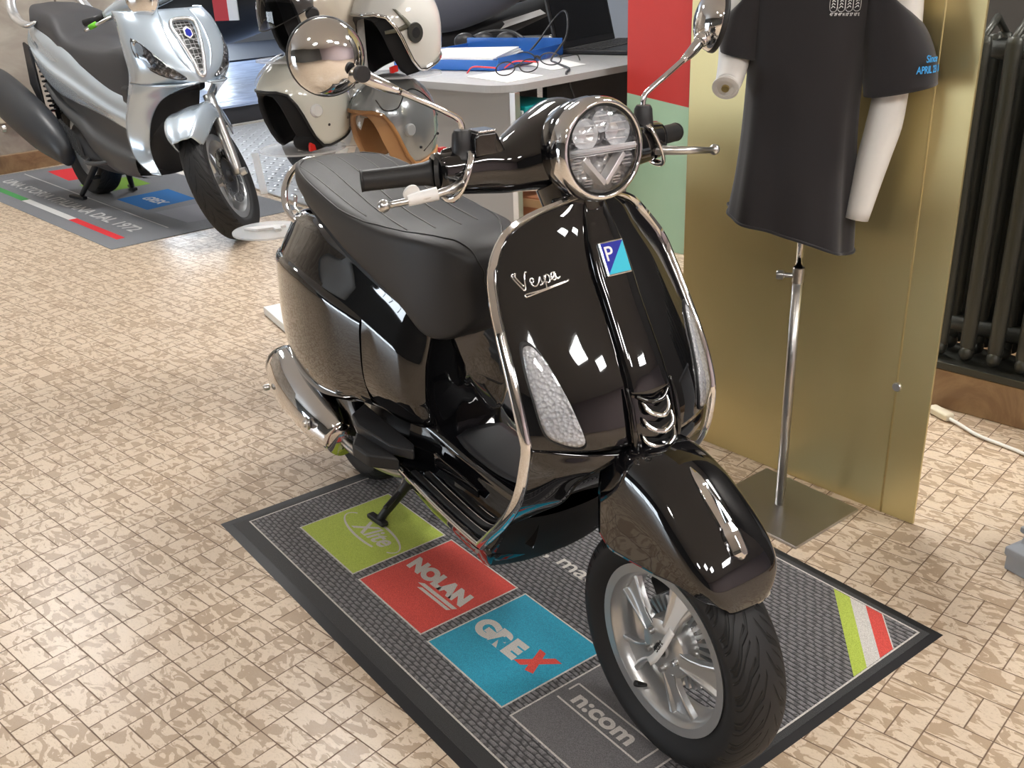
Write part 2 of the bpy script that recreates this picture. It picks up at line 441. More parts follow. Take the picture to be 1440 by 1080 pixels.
# chrome edge trim
ed=[e for c,e in SR]+[(-.163,.212,.59),(-.176,.214,.54),(-.203,.213,.49),(-.256,.205,.428),(-.324,.194,.362),(-.386,.181,.305)]
right=[(p[0],-p[1],p[2]) for p in ed][::-1]; left=[tuple(p) for p in ed]
path=right+[(-.254,0,1.010)]+left
Q=cr(path,6)
T_=np.gradient(Q,axis=0); T_/=np.linalg.norm(T_,axis=1)[:,None]
Wd=[];Td=[]
for i,(p,t) in enumerate(zip(Q,T_)):
    out=np.array([0.0,p[1],0.0]); 
    if abs(p[1])<.06: out=np.array([0,p[1]*.3,1.])
    out=out+np.array([0,0,.6 if p[2]>.9 else 0]); out-=t*(out@t); out/=np.linalg.norm(out)
    f=np.cross(t,out); f/=np.linalg.norm(f); f=f if f[0]>0 else -f
    dd=(f*.75+out*.66); dd/=np.linalg.norm(dd); ee=np.cross(t,dd)
    wdt=np.interp(abs(i-len(Q)/2)/(len(Q)/2),[0,.12,.3,1],[.005,.012,.019,.021])
    Wd.append(ee*wdt); Td.append(dd*.007)
Vr=[]
for p,w,t in zip(Q,Wd,Td):
    for a,b in ((-.5,-.4),(-.5,.2),(-.28,.65),(.28,.65),(.5,.2),(.5,-.4)): Vr.append(p+w*a+t*b*1.6)
mk('chrome_shield_trim',Vr,gridf(len(Q),6,False,True)+[tuple(range(6)),tuple(6*(len(Q)-1)+i for i in range(6))],M_chr,vespa,autos=50)
# horn cover down the middle
NR=[(1.004,.020,.004),(.985,.026,.012),(.955,.032,.018),(.93,.037,.020),(.885,.041,.021),(.85,.040,.021),(.80,.041,.021),(.75,.043,.021),(.72,.044,.021),(.708,.045,.020),(.700,.046,.012),(.66,.047,.0115),(.62,.046,.012),(.603,.038,.011)]
V=[];ns=[-1,-.97,-.86,-.5,-.2,0,.2,.5,.86,.97,1]
ho=[0,.45,.86,.97,1.0,1.02,1.0,.97,.86,.45,0]
ctrl=[]
for z,w,h in NR: ctrl.append([(shx(s*w,z)+h*o-.001,s*w,z-(.010*(1-abs(s)) if .695<z<.71 else 0)) for s,o in zip(ns,ho)])
V,F,U,Vn=patch(ctrl,4,2); c0=(U-1)*Vn
lip=[(shx(v[1],v[2])-.004,v[1],v[2]) for v in V[c0:]]
k=len(V); V=list(V)+lip; F=F+[(c0+i,c0+i+1,k+i+1,k+i) for i in range(Vn-1)]
mk('horn_cover',V,F,M_blk,vespa,autos=50,out=(1,0,0))
# grille panel below the cover, with three chrome U bars
def nz(y,z,o=0): return (shx(y,z)+o,y,z)
for sg in (-1,1):
    mk('grille_side_ridge',*tube([nz(sg*.0465,.715,.012),nz(sg*.0475,.68,.013),nz(sg*.048,.64,.013),nz(sg*.044,.612,.012),nz(sg*.030,.597,.010)],[.002,.0045,.005,.005,.003],10,6),M_blk,vespa)
mk('grille_top_ridge',*tube([nz(-.034,.700,.013),nz(-.016,.691,.020),nz(0,.689,.022),nz(.016,.691,.020),nz(.034,.700,.013)],.004,10,5),M_blk,vespa)
for zc,w in ((.672,.026),(.645,.030),(.616,.034)):
    mk('grille_slot',*ribbon([nz(y,zc+.009-(.010*(1-abs(y)/w)),.0150) for y in np.linspace(-w*.9,w*.9,9)],[(0,0,.012)]*9,[(.002,0,0)]*9),M_dark,vespa,smooth=False)
    P=[nz(-w,zc+.018,.014),nz(-w*.86,zc+.006,.021),nz(-w*.5,zc-.001,.027),nz(0,zc-.004,.031)]
    P+=[(p[0],-p[1],p[2]) for p in P[2::-1]]
    mk('chrome_grille_bar',*tube(P,[.003,.0046,.005,.0052,.005,.0046,.003],12,6,flat=.85),M_chr,vespa)
# badge: blue / cyan split rectangle with a P
bx=shx(0,.912)+.0245
Bm=frame_matrix((shx(0,.912)+.0225,0,.912),(0,1,0),(-.48,0,.88))
bdg=mk('badge',*xf(box((0,0,0),(.052,.060,.005)),Bm),M_chr,vespa,smooth=False,bevel=.002)
M_bl=mat('badge_blue',(.02,.03,.35),.12,coat=1); M_cy=mat('badge_cyan',(.05,.55,.75),.12,coat=1)
mk('badge_blue_half',*xf(prism([(-.0235,-.027),(-.0235,.027),(.0235,.027)],.0025,.0034),Bm),M_bl,bdg,smooth=False)
mk('badge_cyan_half',*xf(prism([(-.0235,-.027),(.0235,.027),(.0235,-.027)],.0025,.0034),Bm),M_cy,bdg,smooth=False)
text('badge_lettering','P',.036,M_white,bdg,Bm@Matrix.Translation((-.021,-.004,.0036)),.0003,.0002)
# script lettering on the shield (strokes)
def strokes(lines, org, rot, sc, off, r, name, m):
    parts=[]
    for ln in lines:
        P=[]
        for a,b in ln:
            y=org[0]+ (a*math.cos(rot)-b*math.sin(rot))*sc; z=org[1]+(a*math.sin(rot)+b*math.cos(rot))*sc
            P.append((shx(y,z)+off,y,z))
        parts.append(tube(P,r,8,6))
    return mk(name,*join(parts),m,vespa)
VS=[[(0,1.9),(-.25,1.75),(-.3,1.4),(.0,.3),(.15,0),(.35,.15),(.8,1.2),(1.15,1.75),(1.35,1.8)],
    [(.2,1.9),(0,1.6),(.05,1.2),(.3,.4)],
    [(1.1,.45),(1.5,.65),(1.6,.95),(1.4,1.05),(1.2,.75),(1.25,.3),(1.55,.15),(2.0,.45)],
    [(2.0,.45),(2.4,1.0),(2.35,.6),(2.3,.2),(2.0,.15)],[(2.3,.2),(2.75,.5)],
    [(2.9,1.05),(2.7,.2),(2.5,-.35)],[(2.75,.5),(3.1,1.0),(3.4,.9),(3.3,.4),(3.0,.2),(2.8,.35)],
    [(3.4,.4),(3.8,.6),(4.15,1.0),(3.85,1.05),(3.6,.7),(3.7,.3),(3.95,.35),(4.15,.9),(4.15,.3),(4.6,.45)],
    [(-.1,-.75),(2,-.5),(5.0,-.28),(5.25,-.1)],[(-.1,-.75),(.1,-.45),(2,-.38),(5.0,-.2)]]
strokes(VS,(-.154,.8715),R(12),.0137,.0015,.0016,'script_lettering',M_chr)

# ---- turn signal lamps ----------------------------------------------
M_lens=thin_glass('lamp_lens',(.97,.97,.98),1.5,.03)
def lampm():
    m=mat('lamp_inner',(.9,.9,.92),.25,.0,coat=.6); t=NT(m)
    v=t.n('ShaderNodeTexVoronoi',feature='F1'); v.inputs['Scale'].default_value=150; t.l(t.obj(),v.inputs['Vector'])
    t.bump(v.outputs['Distance'],.9,.01); t.l(t.mix(v.outputs['Distance'],(1,1,1),(.70,.70,.73)),t.b.inputs['Base Color']); return m
M_li=lampm()
LO=[(.176,.789),(.183,.780),(.1875,.745),(.188,.70),(.186,.665),(.180,.646),(.168,.636),(.150,.628),(.136,.626),(.128,.633),(.130,.65),(.137,.685),(.147,.73),(.157,.765),(.167,.786)]
def shape_on_shield(sg,ol,levels,name,m,par=None):
    cy=np.mean([p[0] for p in ol]); cz=np.mean([p[1] for p in ol])
    olc=cr([(a,b,0) for a,b in ol],3,True)
    V=[];n=len(olc)
    for k_,off in levels:
        for p in olc:
            y=cy+(p[0]-cy)*k_; z=cz+(p[1]-cz)*k_
            V.append((shx(y,z)+off,sg*y,z))
    F=gridf(len(levels),n,False,True); c=len(V); V.append((shx(cy,cz)+levels[-1][1],sg*cy,cz))
    F+=[((len(levels)-1)*n+i,(len(levels)-1)*n+(i+1)%n,c) for i in range(n)]
    return mk(name,V,F,m,par or vespa)
for sg in (-1,1):
    shape_on_shield(sg,LO,[(1.07,-.002),(1.06,.0035),(1.0,.0040),(.98,.001)],'turn_signal_bezel',M_plas)
    tso=shape_on_shield(sg,LO,[(1.0,.002),(.97,.006),(.86,.0065),(.80,.0045),(.6,.0045),(.3,.004)],'turn_signal',M_li)
    shape_on_shield(sg,LO,[(1.0,.003),(.985,.0085),(.9,.0095),(.5,.0100),(.2,.0100)],'turn_signal_lens',M_lens,par=tso)

# ---- headset ----------------------------------------------------------
HR=[(-.236,-.368,1.060,.031,.033),(-.205,-.366,1.059,.035,.037),(-.16,-.362,1.060,.040,.043),(-.12,-.358,1.057,.048,.044),(-.09,-.352,1.064,.062,.051),(-.05,-.345,1.076,.080,.065),(0,-.342,1.086,.088,.076)]
HR=HR+[(-a,b,c,d,e) for a,b,c,d,e in HR[-2::-1]]
rings=[]
for y,cx,cz,rx,rz in HR:
    rings.append([(cx+rx*math.copysign(abs(math.cos(a))**.85,math.cos(a)),y,cz+rz*math.copysign(abs(math.sin(a))**.85,math.sin(a))) for a in np.linspace(0,2*PI,16,endpoint=False)])
V,F=loft(rings,5,3); mk('handlebar_headset',V,F,M_blk,vespa)
mk('headset_neck',*tube([(-.315,0,1.03),(-.30,0,.985),(-.285,0,.945)],[.072,.062,.066],24,6,flat=.8),M_blk,vespa)
hc=(-.262,0,1.086)
def HL(name,prof,m,**k):
    vf=lathe(prof,56,'x'); M=Matrix.Translation(hc)@Matrix.Rotation(R(-4),4,'Y'); return mk(name,*xf(vf,M),m,vespa,**k)
M_facet=mat('faceted_reflector',(.95,.96,.98),.18,.6); t=NT(M_facet); v=t.n('ShaderNodeTexVoronoi'); v.inputs['Scale'].default_value=70; t.l(t.obj(),v.inputs['Vector']); t.bump(v.outputs['Distance'],1.0,.02)
HL('headlight_housing',[(.074,-.05),(.083,-.02),(.086,.0),(.0845,.016)],M_blk)
HL('headlight_ring',[(.085,.004),(.0865,.016),(.086,.030),(.0825,.040),(.077,.044),(.074,.042),(.0735,.036)],M_chr)
HL('headlight_gasket',[(.0745,.036),(.074,.0415),(.0715,.0425),(.0705,.038)],M_dark)
HL('headlight_bowl',[(.0725,.037),(.070,.029),(.055,.020),(.03,.015),(.0,.013)],M_facet)
HL('headlight_lens',[(.0715,.040),(.066,.0475),(.05,.0545),(.028,.0585),(.0001,.060)],M_glass)
hm=Matrix.Translation(hc)@Matrix.Rotation(R(-4),4,'Y')
def hp(name,vf,m,**k): return mk(name,*xf(vf,hm),m,vespa,**k)
hp('headlight_bar',join([box((.030,0,.001),(.02,.138,.010)),box((.040,0,.001),(.008,.136,.003)),box((.036,0,-.006),(.010,.136,.0015))]),M_refl,smooth=False,bevel=.002)
vv=[]
for sg in (-1,1):
    vv.append(box((.028,sg*.020,-.030),(.024,.062,.009)))
    V,F=vv.pop(); Mx=Matrix.Rotation(sg*R(0),3,'X')
    o=Vector((.031,sg*.021,-.032)); Rm=Matrix.Rotation(sg*R(48),3,'X')
    V=[tuple(Rm@(Vector(p)-Vector((.028,sg*.020,-.030)))+o) for p in V]; vv.append((V,F))
hp('headlight_chevron',join(vv),M_refl,smooth=False,bevel=.0015)
lo=[]
for y,z,r in ((-.033,.028,.026),(.033,.028,.026),(0,.046,.018),(-.052,-.022,.013),(.052,-.022,.013),(-.03,-.052,.01),(.03,-.052,.01)):
    lo.append(lathe([(r,.036),(r*.85,.028),(r*.5,.021),(0.0001,.019)],20,'x',(0,y,z)))
    for q in range(3): lo.append(box((.028+.001*q,y,z-r*.5+q*r*.5),(.010,r*1.5,.002)))
hp('headlight_reflector',join(lo),M_refl,smooth=False)
M_grip=mat('grip_rubber',(.02,.02,.021),.48)
for sg in (-1,1):
    S=lambda P:[(p[0],p[1]*sg,p[2]) for p in P]
    ax=[(-.372,.228,1.060),(-.382,.236,1.059),(-.402,.275,1.0565),(-.433,.333,1.0525),(-.438,.344,1.052)]
    mk('handle_grip',*tube(S([ax[1],ax[2],ax[3],ax[4]]),[.0235,.0195,.0185,.0180,.0178,.0178,.0178,.0178,.0185,.0185],24,6),M_grip,vespa)
    mk('grip_flange',*tube(S([(-.372,.226,1.0602),(-.3765,.232,1.060)]),.0285,24,1,smoothp=False),M_grip,vespa,autos=40)
    mk('switch_housing',*tube(S([(-.363,.190,1.0605),(-.366,.200,1.0604),(-.371,.226,1.060)]),[.040,.0405,.037],4,2,smoothp=False,flat=1.1),M_blk,vespa,smooth=False,bevel=.009,bseg=4)
    # chrome bezel round the lever opening
    P=S([(-.330,.190,1.090),(-.322,.205,1.060),(-.330,.222,1.026),(-.355,.228,1.018),(-.372,.222,1.028),(-.352,.205,1.070),(-.345,.192,1.092)])
    mk('lever_bezel',*tube(P,.0062,10,5,closed=True,flat=.6),M_chr,vespa)
    L=S([(-.345,.205,1.046),(-.322,.220,1.047),(-.303,.245,1.046),(-.300,.275,1.043),(-.312,.31,1.037),(-.330,.345,1.031)])
    mk('brake_lever',*tube(L,[.0085,.0085,.0078,.0068,.006,.0055],14,6),M_chr2,vespa)
    mk('lever_tip',*sph((-.334,sg*.353,1.030),.0105,18,12),M_chr2,vespa)
    mk('switch_block',*box((-.392,sg*.205,1.075),(.022,.028,.028)),M_plas,vespa,smooth=False,bevel=.004)
    # rubber boot, mirror stem, mirror
    mk('mirror_boot',*xf(lathe([(0,1.128),(.013,1.128),(.0165,1.122),(.0185,1.10),(.0195,1.088),(.022,1.084),(.022,1.078),(0,1.076)],24,'z'),Matrix.Translation((-.355,sg*.192,0))),M_plas,vespa,autos=45)
    st=S([(-.355,.191,1.12),(-.355,.192,1.137),(-.357,.202,1.150),(-.360,.25,1.176),(-.366,.298,1.200)])
    mk('mirror_stem',*tube(st,.0052,14,8),M_chr,vespa)
    mk('mirror_stem_collar',*tube(S([(-.365,.292,1.197),(-.373,.322,1.211),(-.383,.350,1.2255)]),[.0055,.009,.0105,.0105],18,4),M_chr,vespa)
    mk('mirror_joint',*sph((-.388,sg*.358,1.2285),.0145,18,12),M_chr,vespa)
    mc=Vector((-.412,-.392,1.2545)) if sg<0 else Vector((-.405,.398,1.262)); nd=Vector((-1,.30,.02)).normalized() if sg<0 else Vector((.43,.88,-.20)).normalized()
    prof=[(.0001,-.030),(.022,-.029),(.040,-.022),(.053,-.010),(.058,.002),(.0585,.008),(.056,.011)]
    q=Vector((0,0,1)).rotation_difference(nd).to_matrix().to_4x4(); Mm=Matrix.Translation(mc)@q
    hd=mk('mirror_shell',*xf(lathe(prof,48,'z'),Mm),M_chr,vespa)
    mk('mirror_rim',*xf(lathe([(.0585,.004),(.0605,.008),(.0605,.014),(.056,.016),(.055,.011)],48,'z'),Mm),M_rub,hd)
    mk('mirror_glass',*xf(lathe([(.0001,.013),(.056,.013)],48,'z'),Mm),M_chr,hd)
mk('mirror_pivot_cap',*lathe([(0,.006),(.012,.006),(.013,.003),(.013,-.006),(0,-.006)],20,'x',(-.365,-.356,1.230)),M_plas,vespa,autos=40)
# white shipping clip on the right lever
mk('lever_clip',*tube([(-.302,-.272,1.0435),(-.318,-.318,1.0365)],[.011,.010],12,2,smoothp=False),M_white,vespa,autos=40)
mk('lever_clip_tab',*xf(lathe([(0,-.002),(.014,-.002),(.014,.002),(0,.002)],20,'x'),Matrix.Translation((-.315,-.312,1.048))@Matrix.Rotation(R(20),4,'Y')),M_white,vespa,autos=40)
rs=mk('fluid_reservoir',*prism([(-.183,1.085),(-.183,1.118),(-.176,1.1235),(-.142,1.1235),(-.122,1.085)],-.368,-.326,lambda a,b,c_:(c_,a,b)),M_blk,vespa,smooth=False,bevel=.006,bseg=3)
mk('reservoir_lid',*box((-.347,-.158,1.1250),(.036,.034,.004)),M_chr,rs,smooth=False,bevel=.0015)
mk('kill_switch',*box((-.385,-.214,1.094),(.012,.013,.010)),mat('red_switch',(.6,.02,.02),.4),vespa,smooth=False,bevel=.002)
for yy,zz in ((-.095,1.062),(-.105,1.055)): pass

# ---- floorboard, tunnel ------------------------------------------------
BX=[(-.372,.176),(-.42,.176),(-.50,.174),(-.60,.171),(-.70,.166),(-.80,.160),(-.92,.155),(-1.02,.150)]
rings=[]
for i,(bx_,w) in enumerate(BX):
    zb=np.interp(-bx_,[.36,.46,.7,1.02],[.262,.205,.19,.23]); wb=np.interp(-bx_,[.36,.43,.52,.7,1.02],[.145,.148,.122,.105,.10])
    zt=.300
    rings.append([(bx_,0,zt),(bx_,-w*.55,zt),(bx_,-w*.95,zt),(bx_,-w,zt-.008),(bx_,-w*.97,zt-.022),(bx_,-(w*.55+wb*.45),zb+.035),(bx_,-wb,zb+.008),(bx_,-wb*.5,zb),(bx_,0,zb),
        (bx_,wb*.5,zb),(bx_,wb,zb+.008),(bx_,(w*.55+wb*.45),zb+.035),(bx_,w*.97,zt-.022),(bx_,w,zt-.008),(bx_,w*.95,zt),(bx_,w*.55,zt)])
V,F=loft(rings,5,3); mk('floorboard',V,F,M_blk,vespa)
# nose of the belly closing to the wheel well
rings=[[(x_,y_*s_,z_) for y_,z_ in ((-.10,.0),(-.08,-.05),(0,-.06),(.08,-.05),(.10,.0),(0,.05))] for x_,s_,z0 in ()]
c=[]
for (x0,z0,w) in ((-.335,.375,.140),(-.350,.33,.150),(-.372,.285,.158),(-.405,.235,.152),(-.46,.205,.138)):
    c.append([(x0,-w,z0),(x0+.012,-w*.5,z0-.01),(x0+.016,0,z0-.012),(x0+.012,w*.5,z0-.01),(x0,w,z0)])
V,F,_,_=patch(c,4,4); mk('belly_front',V,F,M_dark,vespa)
for sg in (-1,1):
    c=[]
    for (xi,yi,zi),(xo,yo,zo) in (((-.335,.140,.375),(-.385,.181,.305)),((-.350,.150,.33),(-.387,.180,.298)),((-.372,.158,.285),(-.395,.177,.288)),((-.405,.152,.235),(-.42,.173,.276)),((-.46,.138,.205),(-.46,.168,.268))):
        c.append([(xi,sg*yi,zi),((xi+xo)/2+.006,sg*(yi+yo)/2,(zi+zo)/2-.004),(xo,sg*yo,zo)])
    V,F,_,_=patch(c,4,4); mk('belly_side',V,F,M_blk,vespa)
# central tunnel hump
rings=[]
for x_,w,zt in ((-.33,.075,.40),(-.40,.085,.375),(-.50,.088,.372),(-.62,.090,.376),(-.74,.105,.402),(-.80,.125,.42)):
    rings.append([(x_,-w*1.25,.295),(x_,-w*1.08,.33),(x_,-w*.95,zt-.02),(x_,-w*.82,zt),(x_,0,zt+.003),(x_,w*.82,zt),(x_,w*.95,zt-.02),(x_,w*1.08,.33),(x_,w*1.25,.295)])
V,F,_,_=patch(rings,5,4); mk('centre_tunnel',V,F,M_blk,vespa)
V,F,_,_=patch([[(x_,-w,z+.003),(x_,0,z+.0065),(x_,w,z+.003)] for x_,w,z in ((-.42,.05,.377),(-.50,.066,.374),(-.62,.068,.378),(-.70,.060,.387))],4,4)
mk('tunnel_mat',V,F,M_plas,vespa,thick=.003)
for sg in (-1,1):
    mk('tunnel_vent',*ribbon([(-.52,sg*.106,.335),(-.60,sg*.108,.338),(-.70,sg*.113,.345)],[(0,0,.018),(0,0,.03),(0,0,.034)],[(0,.006,0)]*3),M_blk,vespa,smooth=False,bevel=.002)
    for yy,x0,x1 in ((.158,-.41,-.745),(.136,-.43,-.72),(.113,-.44,-.68)):
        P=[(x0,sg*(yy-.012),.303),(x0-.03,sg*yy,.3035),((x0+x1)/2,sg*(yy-.002),.304),(x1,sg*(yy-.008),.306)]
        Q=cr(P,8)
        mk('floor_rubber_strip',*ribbon(Q,[(0,.0135,0)]*len(Q),[(0,0,.007)]*len(Q)),M_rub,vespa,smooth=False,bevel=.0022)
        mk('chrome_strip_edge',*tube([(p[0],p[1]-sg*.0085,p[2]+.001) for p in Q],.0022,8,1,smoothp=False),M_chr,vespa)
    P=cr([(-.386,sg*.179,.300),(-.42,sg*.1785,.297),(-.50,sg*.177,.296),(-.62,sg*.173,.297),(-.78,sg*.164,.301)],6)
    mk('floor_edge_trim',*tube(P,.0065,10,1,smoothp=False),M_chr,vespa)

# ---- rear body ------------------------------------------------------------
BS=[(-.730,.395,.655,.085,.06,.55),(-.740,.388,.67,.118,.08,.56),(-.775,.382,.695,.146,.10,.58),(-.84,.382,.725,.166,.115,.61),(-.91,.385,.75,.180,.125,.635),(-.98,.385,.77,.198,.13,.66),(-1.05,.365,.785,.214,.135,.68),(-1.15,.345,.80,.222,.14,.697),(-1.27,.345,.80,.216,.135,.70),(-1.37,.37,.79,.195,.122,.692),(-1.45,.415,.77,.162,.10,.685),(-1.51,.47,.745,.118,.07,.675),(-1.55,.54,.72,.06,.04,.66)]
def half(b,off=0):
    x_,zb,zt,w,yt,zr=b
    return [(0,zb+.004),(w*.5,zb),(w*.80,zb+.02),(w*.95,zb+.07),(w,zb+.5*(zr-zb)),(w*.985,zr-.045),(w*.955,zr-.006),(w*.925,zr+.010),((w*.9+yt)/2,(zr+zt)/2+.012),(yt,zt),(yt*.5,zt+.006),(0,zt+.008)]
rings=[]
for b in BS:
    h=half(b); x_=b[0]
    rings.append([(x_,-y,z) for y,z in h]+[(x_,y,z) for y,z in h[-2:0:-1]])
V,F=loft(rings,6,3); mk('rear_body',V,F,M_blk,vespa)
# side cowls: slightly raised panels with a crest line
for sg in (-1,1):
    ctrl=[]
    for b in BS[4:12]:
        x_,zb,zt,w,yt,zr=b; e=.0 if b in (BS[4],) else 1
        w2=w+.007*e
        ctrl.append([(x_,sg*w*.78,zb+.012),(x_,sg*w2*.90,zb+.035),(x_,sg*w2*.985,zb+.09),(x_,sg*w2*1.012,zb+.55*(zr-zb)),(x_,sg*w2,zr-.04),(x_,sg*w2*.975,zr-.006),(x_,sg*w*.925,zr+.004)])
    V,F,_,_=patch(ctrl,6,5); mk('side_cowl',V,F,M_blk,vespa)
# tail lamp + number plate arm
mk('tail_lamp',*sph((-1.545,0,.70),.04,20,12,(.5,1.1,.9)),mat('red_lens',(.5,.01,.01),.1,coat=1),vespa)
mk('plate_holder',*tube([(-1.50,0,.56),(-1.60,0,.50),(-1.68,0,.40)],[.03,.02,.02],10),M_plas,vespa)

# ---- seat -----------------------------------------------------------------
M_seat=mat('seat_vinyl',(.023,.022,.023),.5)
t=NT(M_seat); t.bump(t.noise(t.obj(),900,2),.12,.002)
SS=[(-.590,.800,.715,.028),(-.602,.832,.685,.062),(-.64,.853,.650,.095),(-.70,.862,.645,.122),(-.77,.863,.695,.140),(-.88,.864,.735,.152),(-1.0,.872,.772,.158),(-1.12,.888,.812,.157),(-1.24,.906,.846,.150),(-1.34,.916,.868,.130),(-1.41,.916,.876,.098),(-1.455,.908,.882,.05)]
def seat_half(b):
    x_,zt,zb,w=b; h=zt-zb; top=min(.05,h*.45)
    return [(0,zb-.0),(w*.55,zb-.002),(w*.92,zb),(w*.995,zb+h*.10),(w*1.0,zb+h*.45),(w*.975,zt-top*.45),(w*.90,zt-top*.14),(w*.72,zt-.002),(w*.36,zt+.001),(0,zt+.002)]
rings=[]
for b in SS:
    h=seat_half(b); x_=b[0]
    rings.append([(x_,-y,z) for y,z in h]+[(x_,y,z) for y,z in h[-2:0:-1]])
V,F=loft(rings,6,3); seat=mk('seat',V,F,M_seat,vespa)
def seat_top(x_,y):
    xs=[-b[0] for b in SS]; zt=np.interp(-x_,xs,[b[1] for b in SS]); w=np.interp(-x_,xs,[b[3] for b in SS]); zb=np.interp(-x_,xs,[b[2] for b in SS])
    top=min(.05,(zt-zb)*.45)
    r=min(1,abs(y)/w)
    return np.interp(r,[0,.36,.72,.90,.975],[zt+.002,zt+.001,zt-.002,zt-top*.14,zt-top*.45])
M_stitch=mat('seat_stitch',(.16,.155,.15),.6)
M_pipe=mat('seat_piping',(.012,.012,.012),.4)
lines=[]
for y0,y1,xf_ in ((-.115,-.125,-.93),(-.058,-.105,-.77),(0,-.055,-.735),(.058,0,-.72),(.115,.05,-.735),(.0,0,0)):
    if xf_==0: continue
    P=[]
    for k in range(25):
        s=k/24; x_=-1.435+s*(xf_+1.435); y=y0+(y1-y0)*s**1.5
        w=np.interp(-x_,[-b[0] for b in SS],[b[3] for b in SS]); y=max(-w*.9,min(w*.9,y))
        P.append((x_,y,seat_top(x_,y)+.0004))
    lines.append(tube(P,.0016,6,1,smoothp=False))
mk('seat_stitching',*join(lines),M_stitch,vespa)
pp=[(-1.40,-.080,.912),(-1.33,-.118,.904),(-1.24,-.139,.895),(-1.12,-.146,.878),(-1.02,-.146,.862),(-.92,-.139,.856),(-.84,-.127,.860),(-.77,-.113,.860),(-.72,-.093,.860),(-.67,-.068,.853),(-.628,-.045,.835),(-.600,-.030,.805),(-.594,-.018,.775),(-.598,-.010,.745)]
Vs=np.array(V)
def snap(p,off=.0008):
    # push to seat surface: nearest vertex blend
    d=np.linalg.norm(Vs-np.array(p),axis=1); i=np.argsort(d)[:4]; w=1/(d[i]+1e-5); return (Vs[i]*w[:,None]).sum(0)/w.sum()
for sg in (-1,1):
    Q=[]
    for p in cr(pp,8):
        q=snap((p[0],p[1]*(-sg),p[2])); Q.append(q)
    Q=np.array(Q); 
    for _ in range(3): Q[1:-1]=(Q[:-2]+Q[1:-1]*2+Q[2:])/4
    mk('seat_piping',*tube(Q,.0024,8,1,smoothp=False),M_pipe,vespa)
    Q2=Q+np.array([0,sg*.006,-.003]); 
mk('seat_base',*loft([[(x_,-w,z),(x_,w,z),(x_,w*.9,z-.03),(x_,-w*.9,z-.03)] for x_,z,w in ((-.69,.66,.08),(-.78,.71,.11),(-.95,.765,.13),(-1.15,.83,.13),(-1.3,.86,.11),(-1.42,.88,.06))],4,2),M_plas,vespa)
# grab rail
gr=[(-1.20,-.118,.79),(-1.27,-.130,.772),(-1.36,-.134,.770),(-1.45,-.126,.790),(-1.505,-.105,.826),(-1.525,-.075,.862),(-1.535,-.035,.884),(-1.538,0,.888)]
gr=gr+[(a,-b,c) for a,b,c in gr[-2::-1]]
mk('grab_rail',*tube(gr,.0095,16,6),M_chr,vespa)
mk('grab_rail_inner',*tube([(-1.22,-.105,.80),(-1.32,-.115,.785),(-1.42,-.11,.79),(-1.47,-.09,.81)],.005,12,6),M_chr,vespa)

# ---- passenger footrests, muffler, stand, rear wheel ------------------------
for sg in (-1,1):
    S=lambda P:[(p[0],p[1]*sg,p[2]) for p in P]
    # folding footrest: mounting plate + rubber pad
    c=[[(x_,y_,z_) for x_,y_,z_ in S(r)] for r in (((-.875,.150,.372),(-.955,.160,.385)),((-.84,.185,.352),(-.950,.195,.372)),((-.80,.190,.345),(-.925,.200,.36)))]
    mk('footrest_bracket',*prism([(-.99,.150),(-.955,.202),(-.90,.212),(-.78,.185),(-.73,.150),(-.76,.135)],.345,.372,lambda a,b,c_:(a,sg*b,c_+(a+.8)*-.10)),M_plas,vespa,smooth=False,bevel=.006)
    mk('footrest_pad',*prism([(-.915,.210),(-.862,.246),(-.80,.236),(-.745,.180),(-.82,.185)],.318,.352,lambda a,b,c_:(a,sg*b,c_+(a+.8)*-.08)),M_rub,vespa,smooth=False,bevel=.007,bseg=3)
    mk('footrest_bolt',*lathe([(0,.382),(.007,.382),(.008,.378),(.008,.37),(0,.37)],14,'z',(-.925,sg*.178,0)),M_dark,vespa,autos=40)
# muffler on the right side
ax=np.array([(-1.07,-.185,.262),(-1.14,-.190,.280),(-1.24,-.195,.305),(-1.34,-.195,.33),(-1.42,-.19,.352)])
rr=[.045,.068,.076,.074,.062]
rings=[]
for (x_,y_,z_),r in zip(ax,rr):
    rings.append([(x_+.25*r*math.sin(a),y_+r*.85*math.cos(a),z_+r*math.sin(a)) for a in np.linspace(0,2*PI,16,endpoint=False)])
V,F=loft(rings,6,3)
mk('muffler',V,F,mat('polished_steel',(.72,.69,.66),.10,1.0),vespa)
mk('muffler_end_cap',*tube([(-1.41,-.19,.35),(-1.445,-.188,.358),(-1.46,-.187,.362)],[.062,.058,.03],20,3),M_blk,vespa)
c=[]
for k,(x_,y_,z_) in enumerate(ax):
    r=rr[k]+.011; c.append([(x_+.25*r*math.sin(a),y_-r*.85*math.cos(a),z_+r*math.sin(a)) for a in [R(d) for d in (-8,12,35,60,88)]])
V,F,_,_=patch(c,6,4); mk('heat_shield',V,F,M_chr,vespa,thick=.003)
mk('heat_shield_bolt',*lathe([(0,-.268),(.008,-.268),(.010,-.264),(.0175,-.262),(.018,-.256),(0,-.25)],18,'y',(-1.12,0,.315)),M_chr2,vespa,autos=40)
mk('heat_shield_bolt',*lathe([(0,-.285),(.006,-.285),(.009,-.28),(.009,-.27),(0,-.265)],14,'y',(-1.36,0,.335)),M_chr2,vespa,autos=40)
mk('exhaust_pipe',*tube([(-.86,-.05,.22),(-.95,-.10,.20),(-1.03,-.16,.235),(-1.09,-.185,.265)],.014,12),M_chr2,vespa)
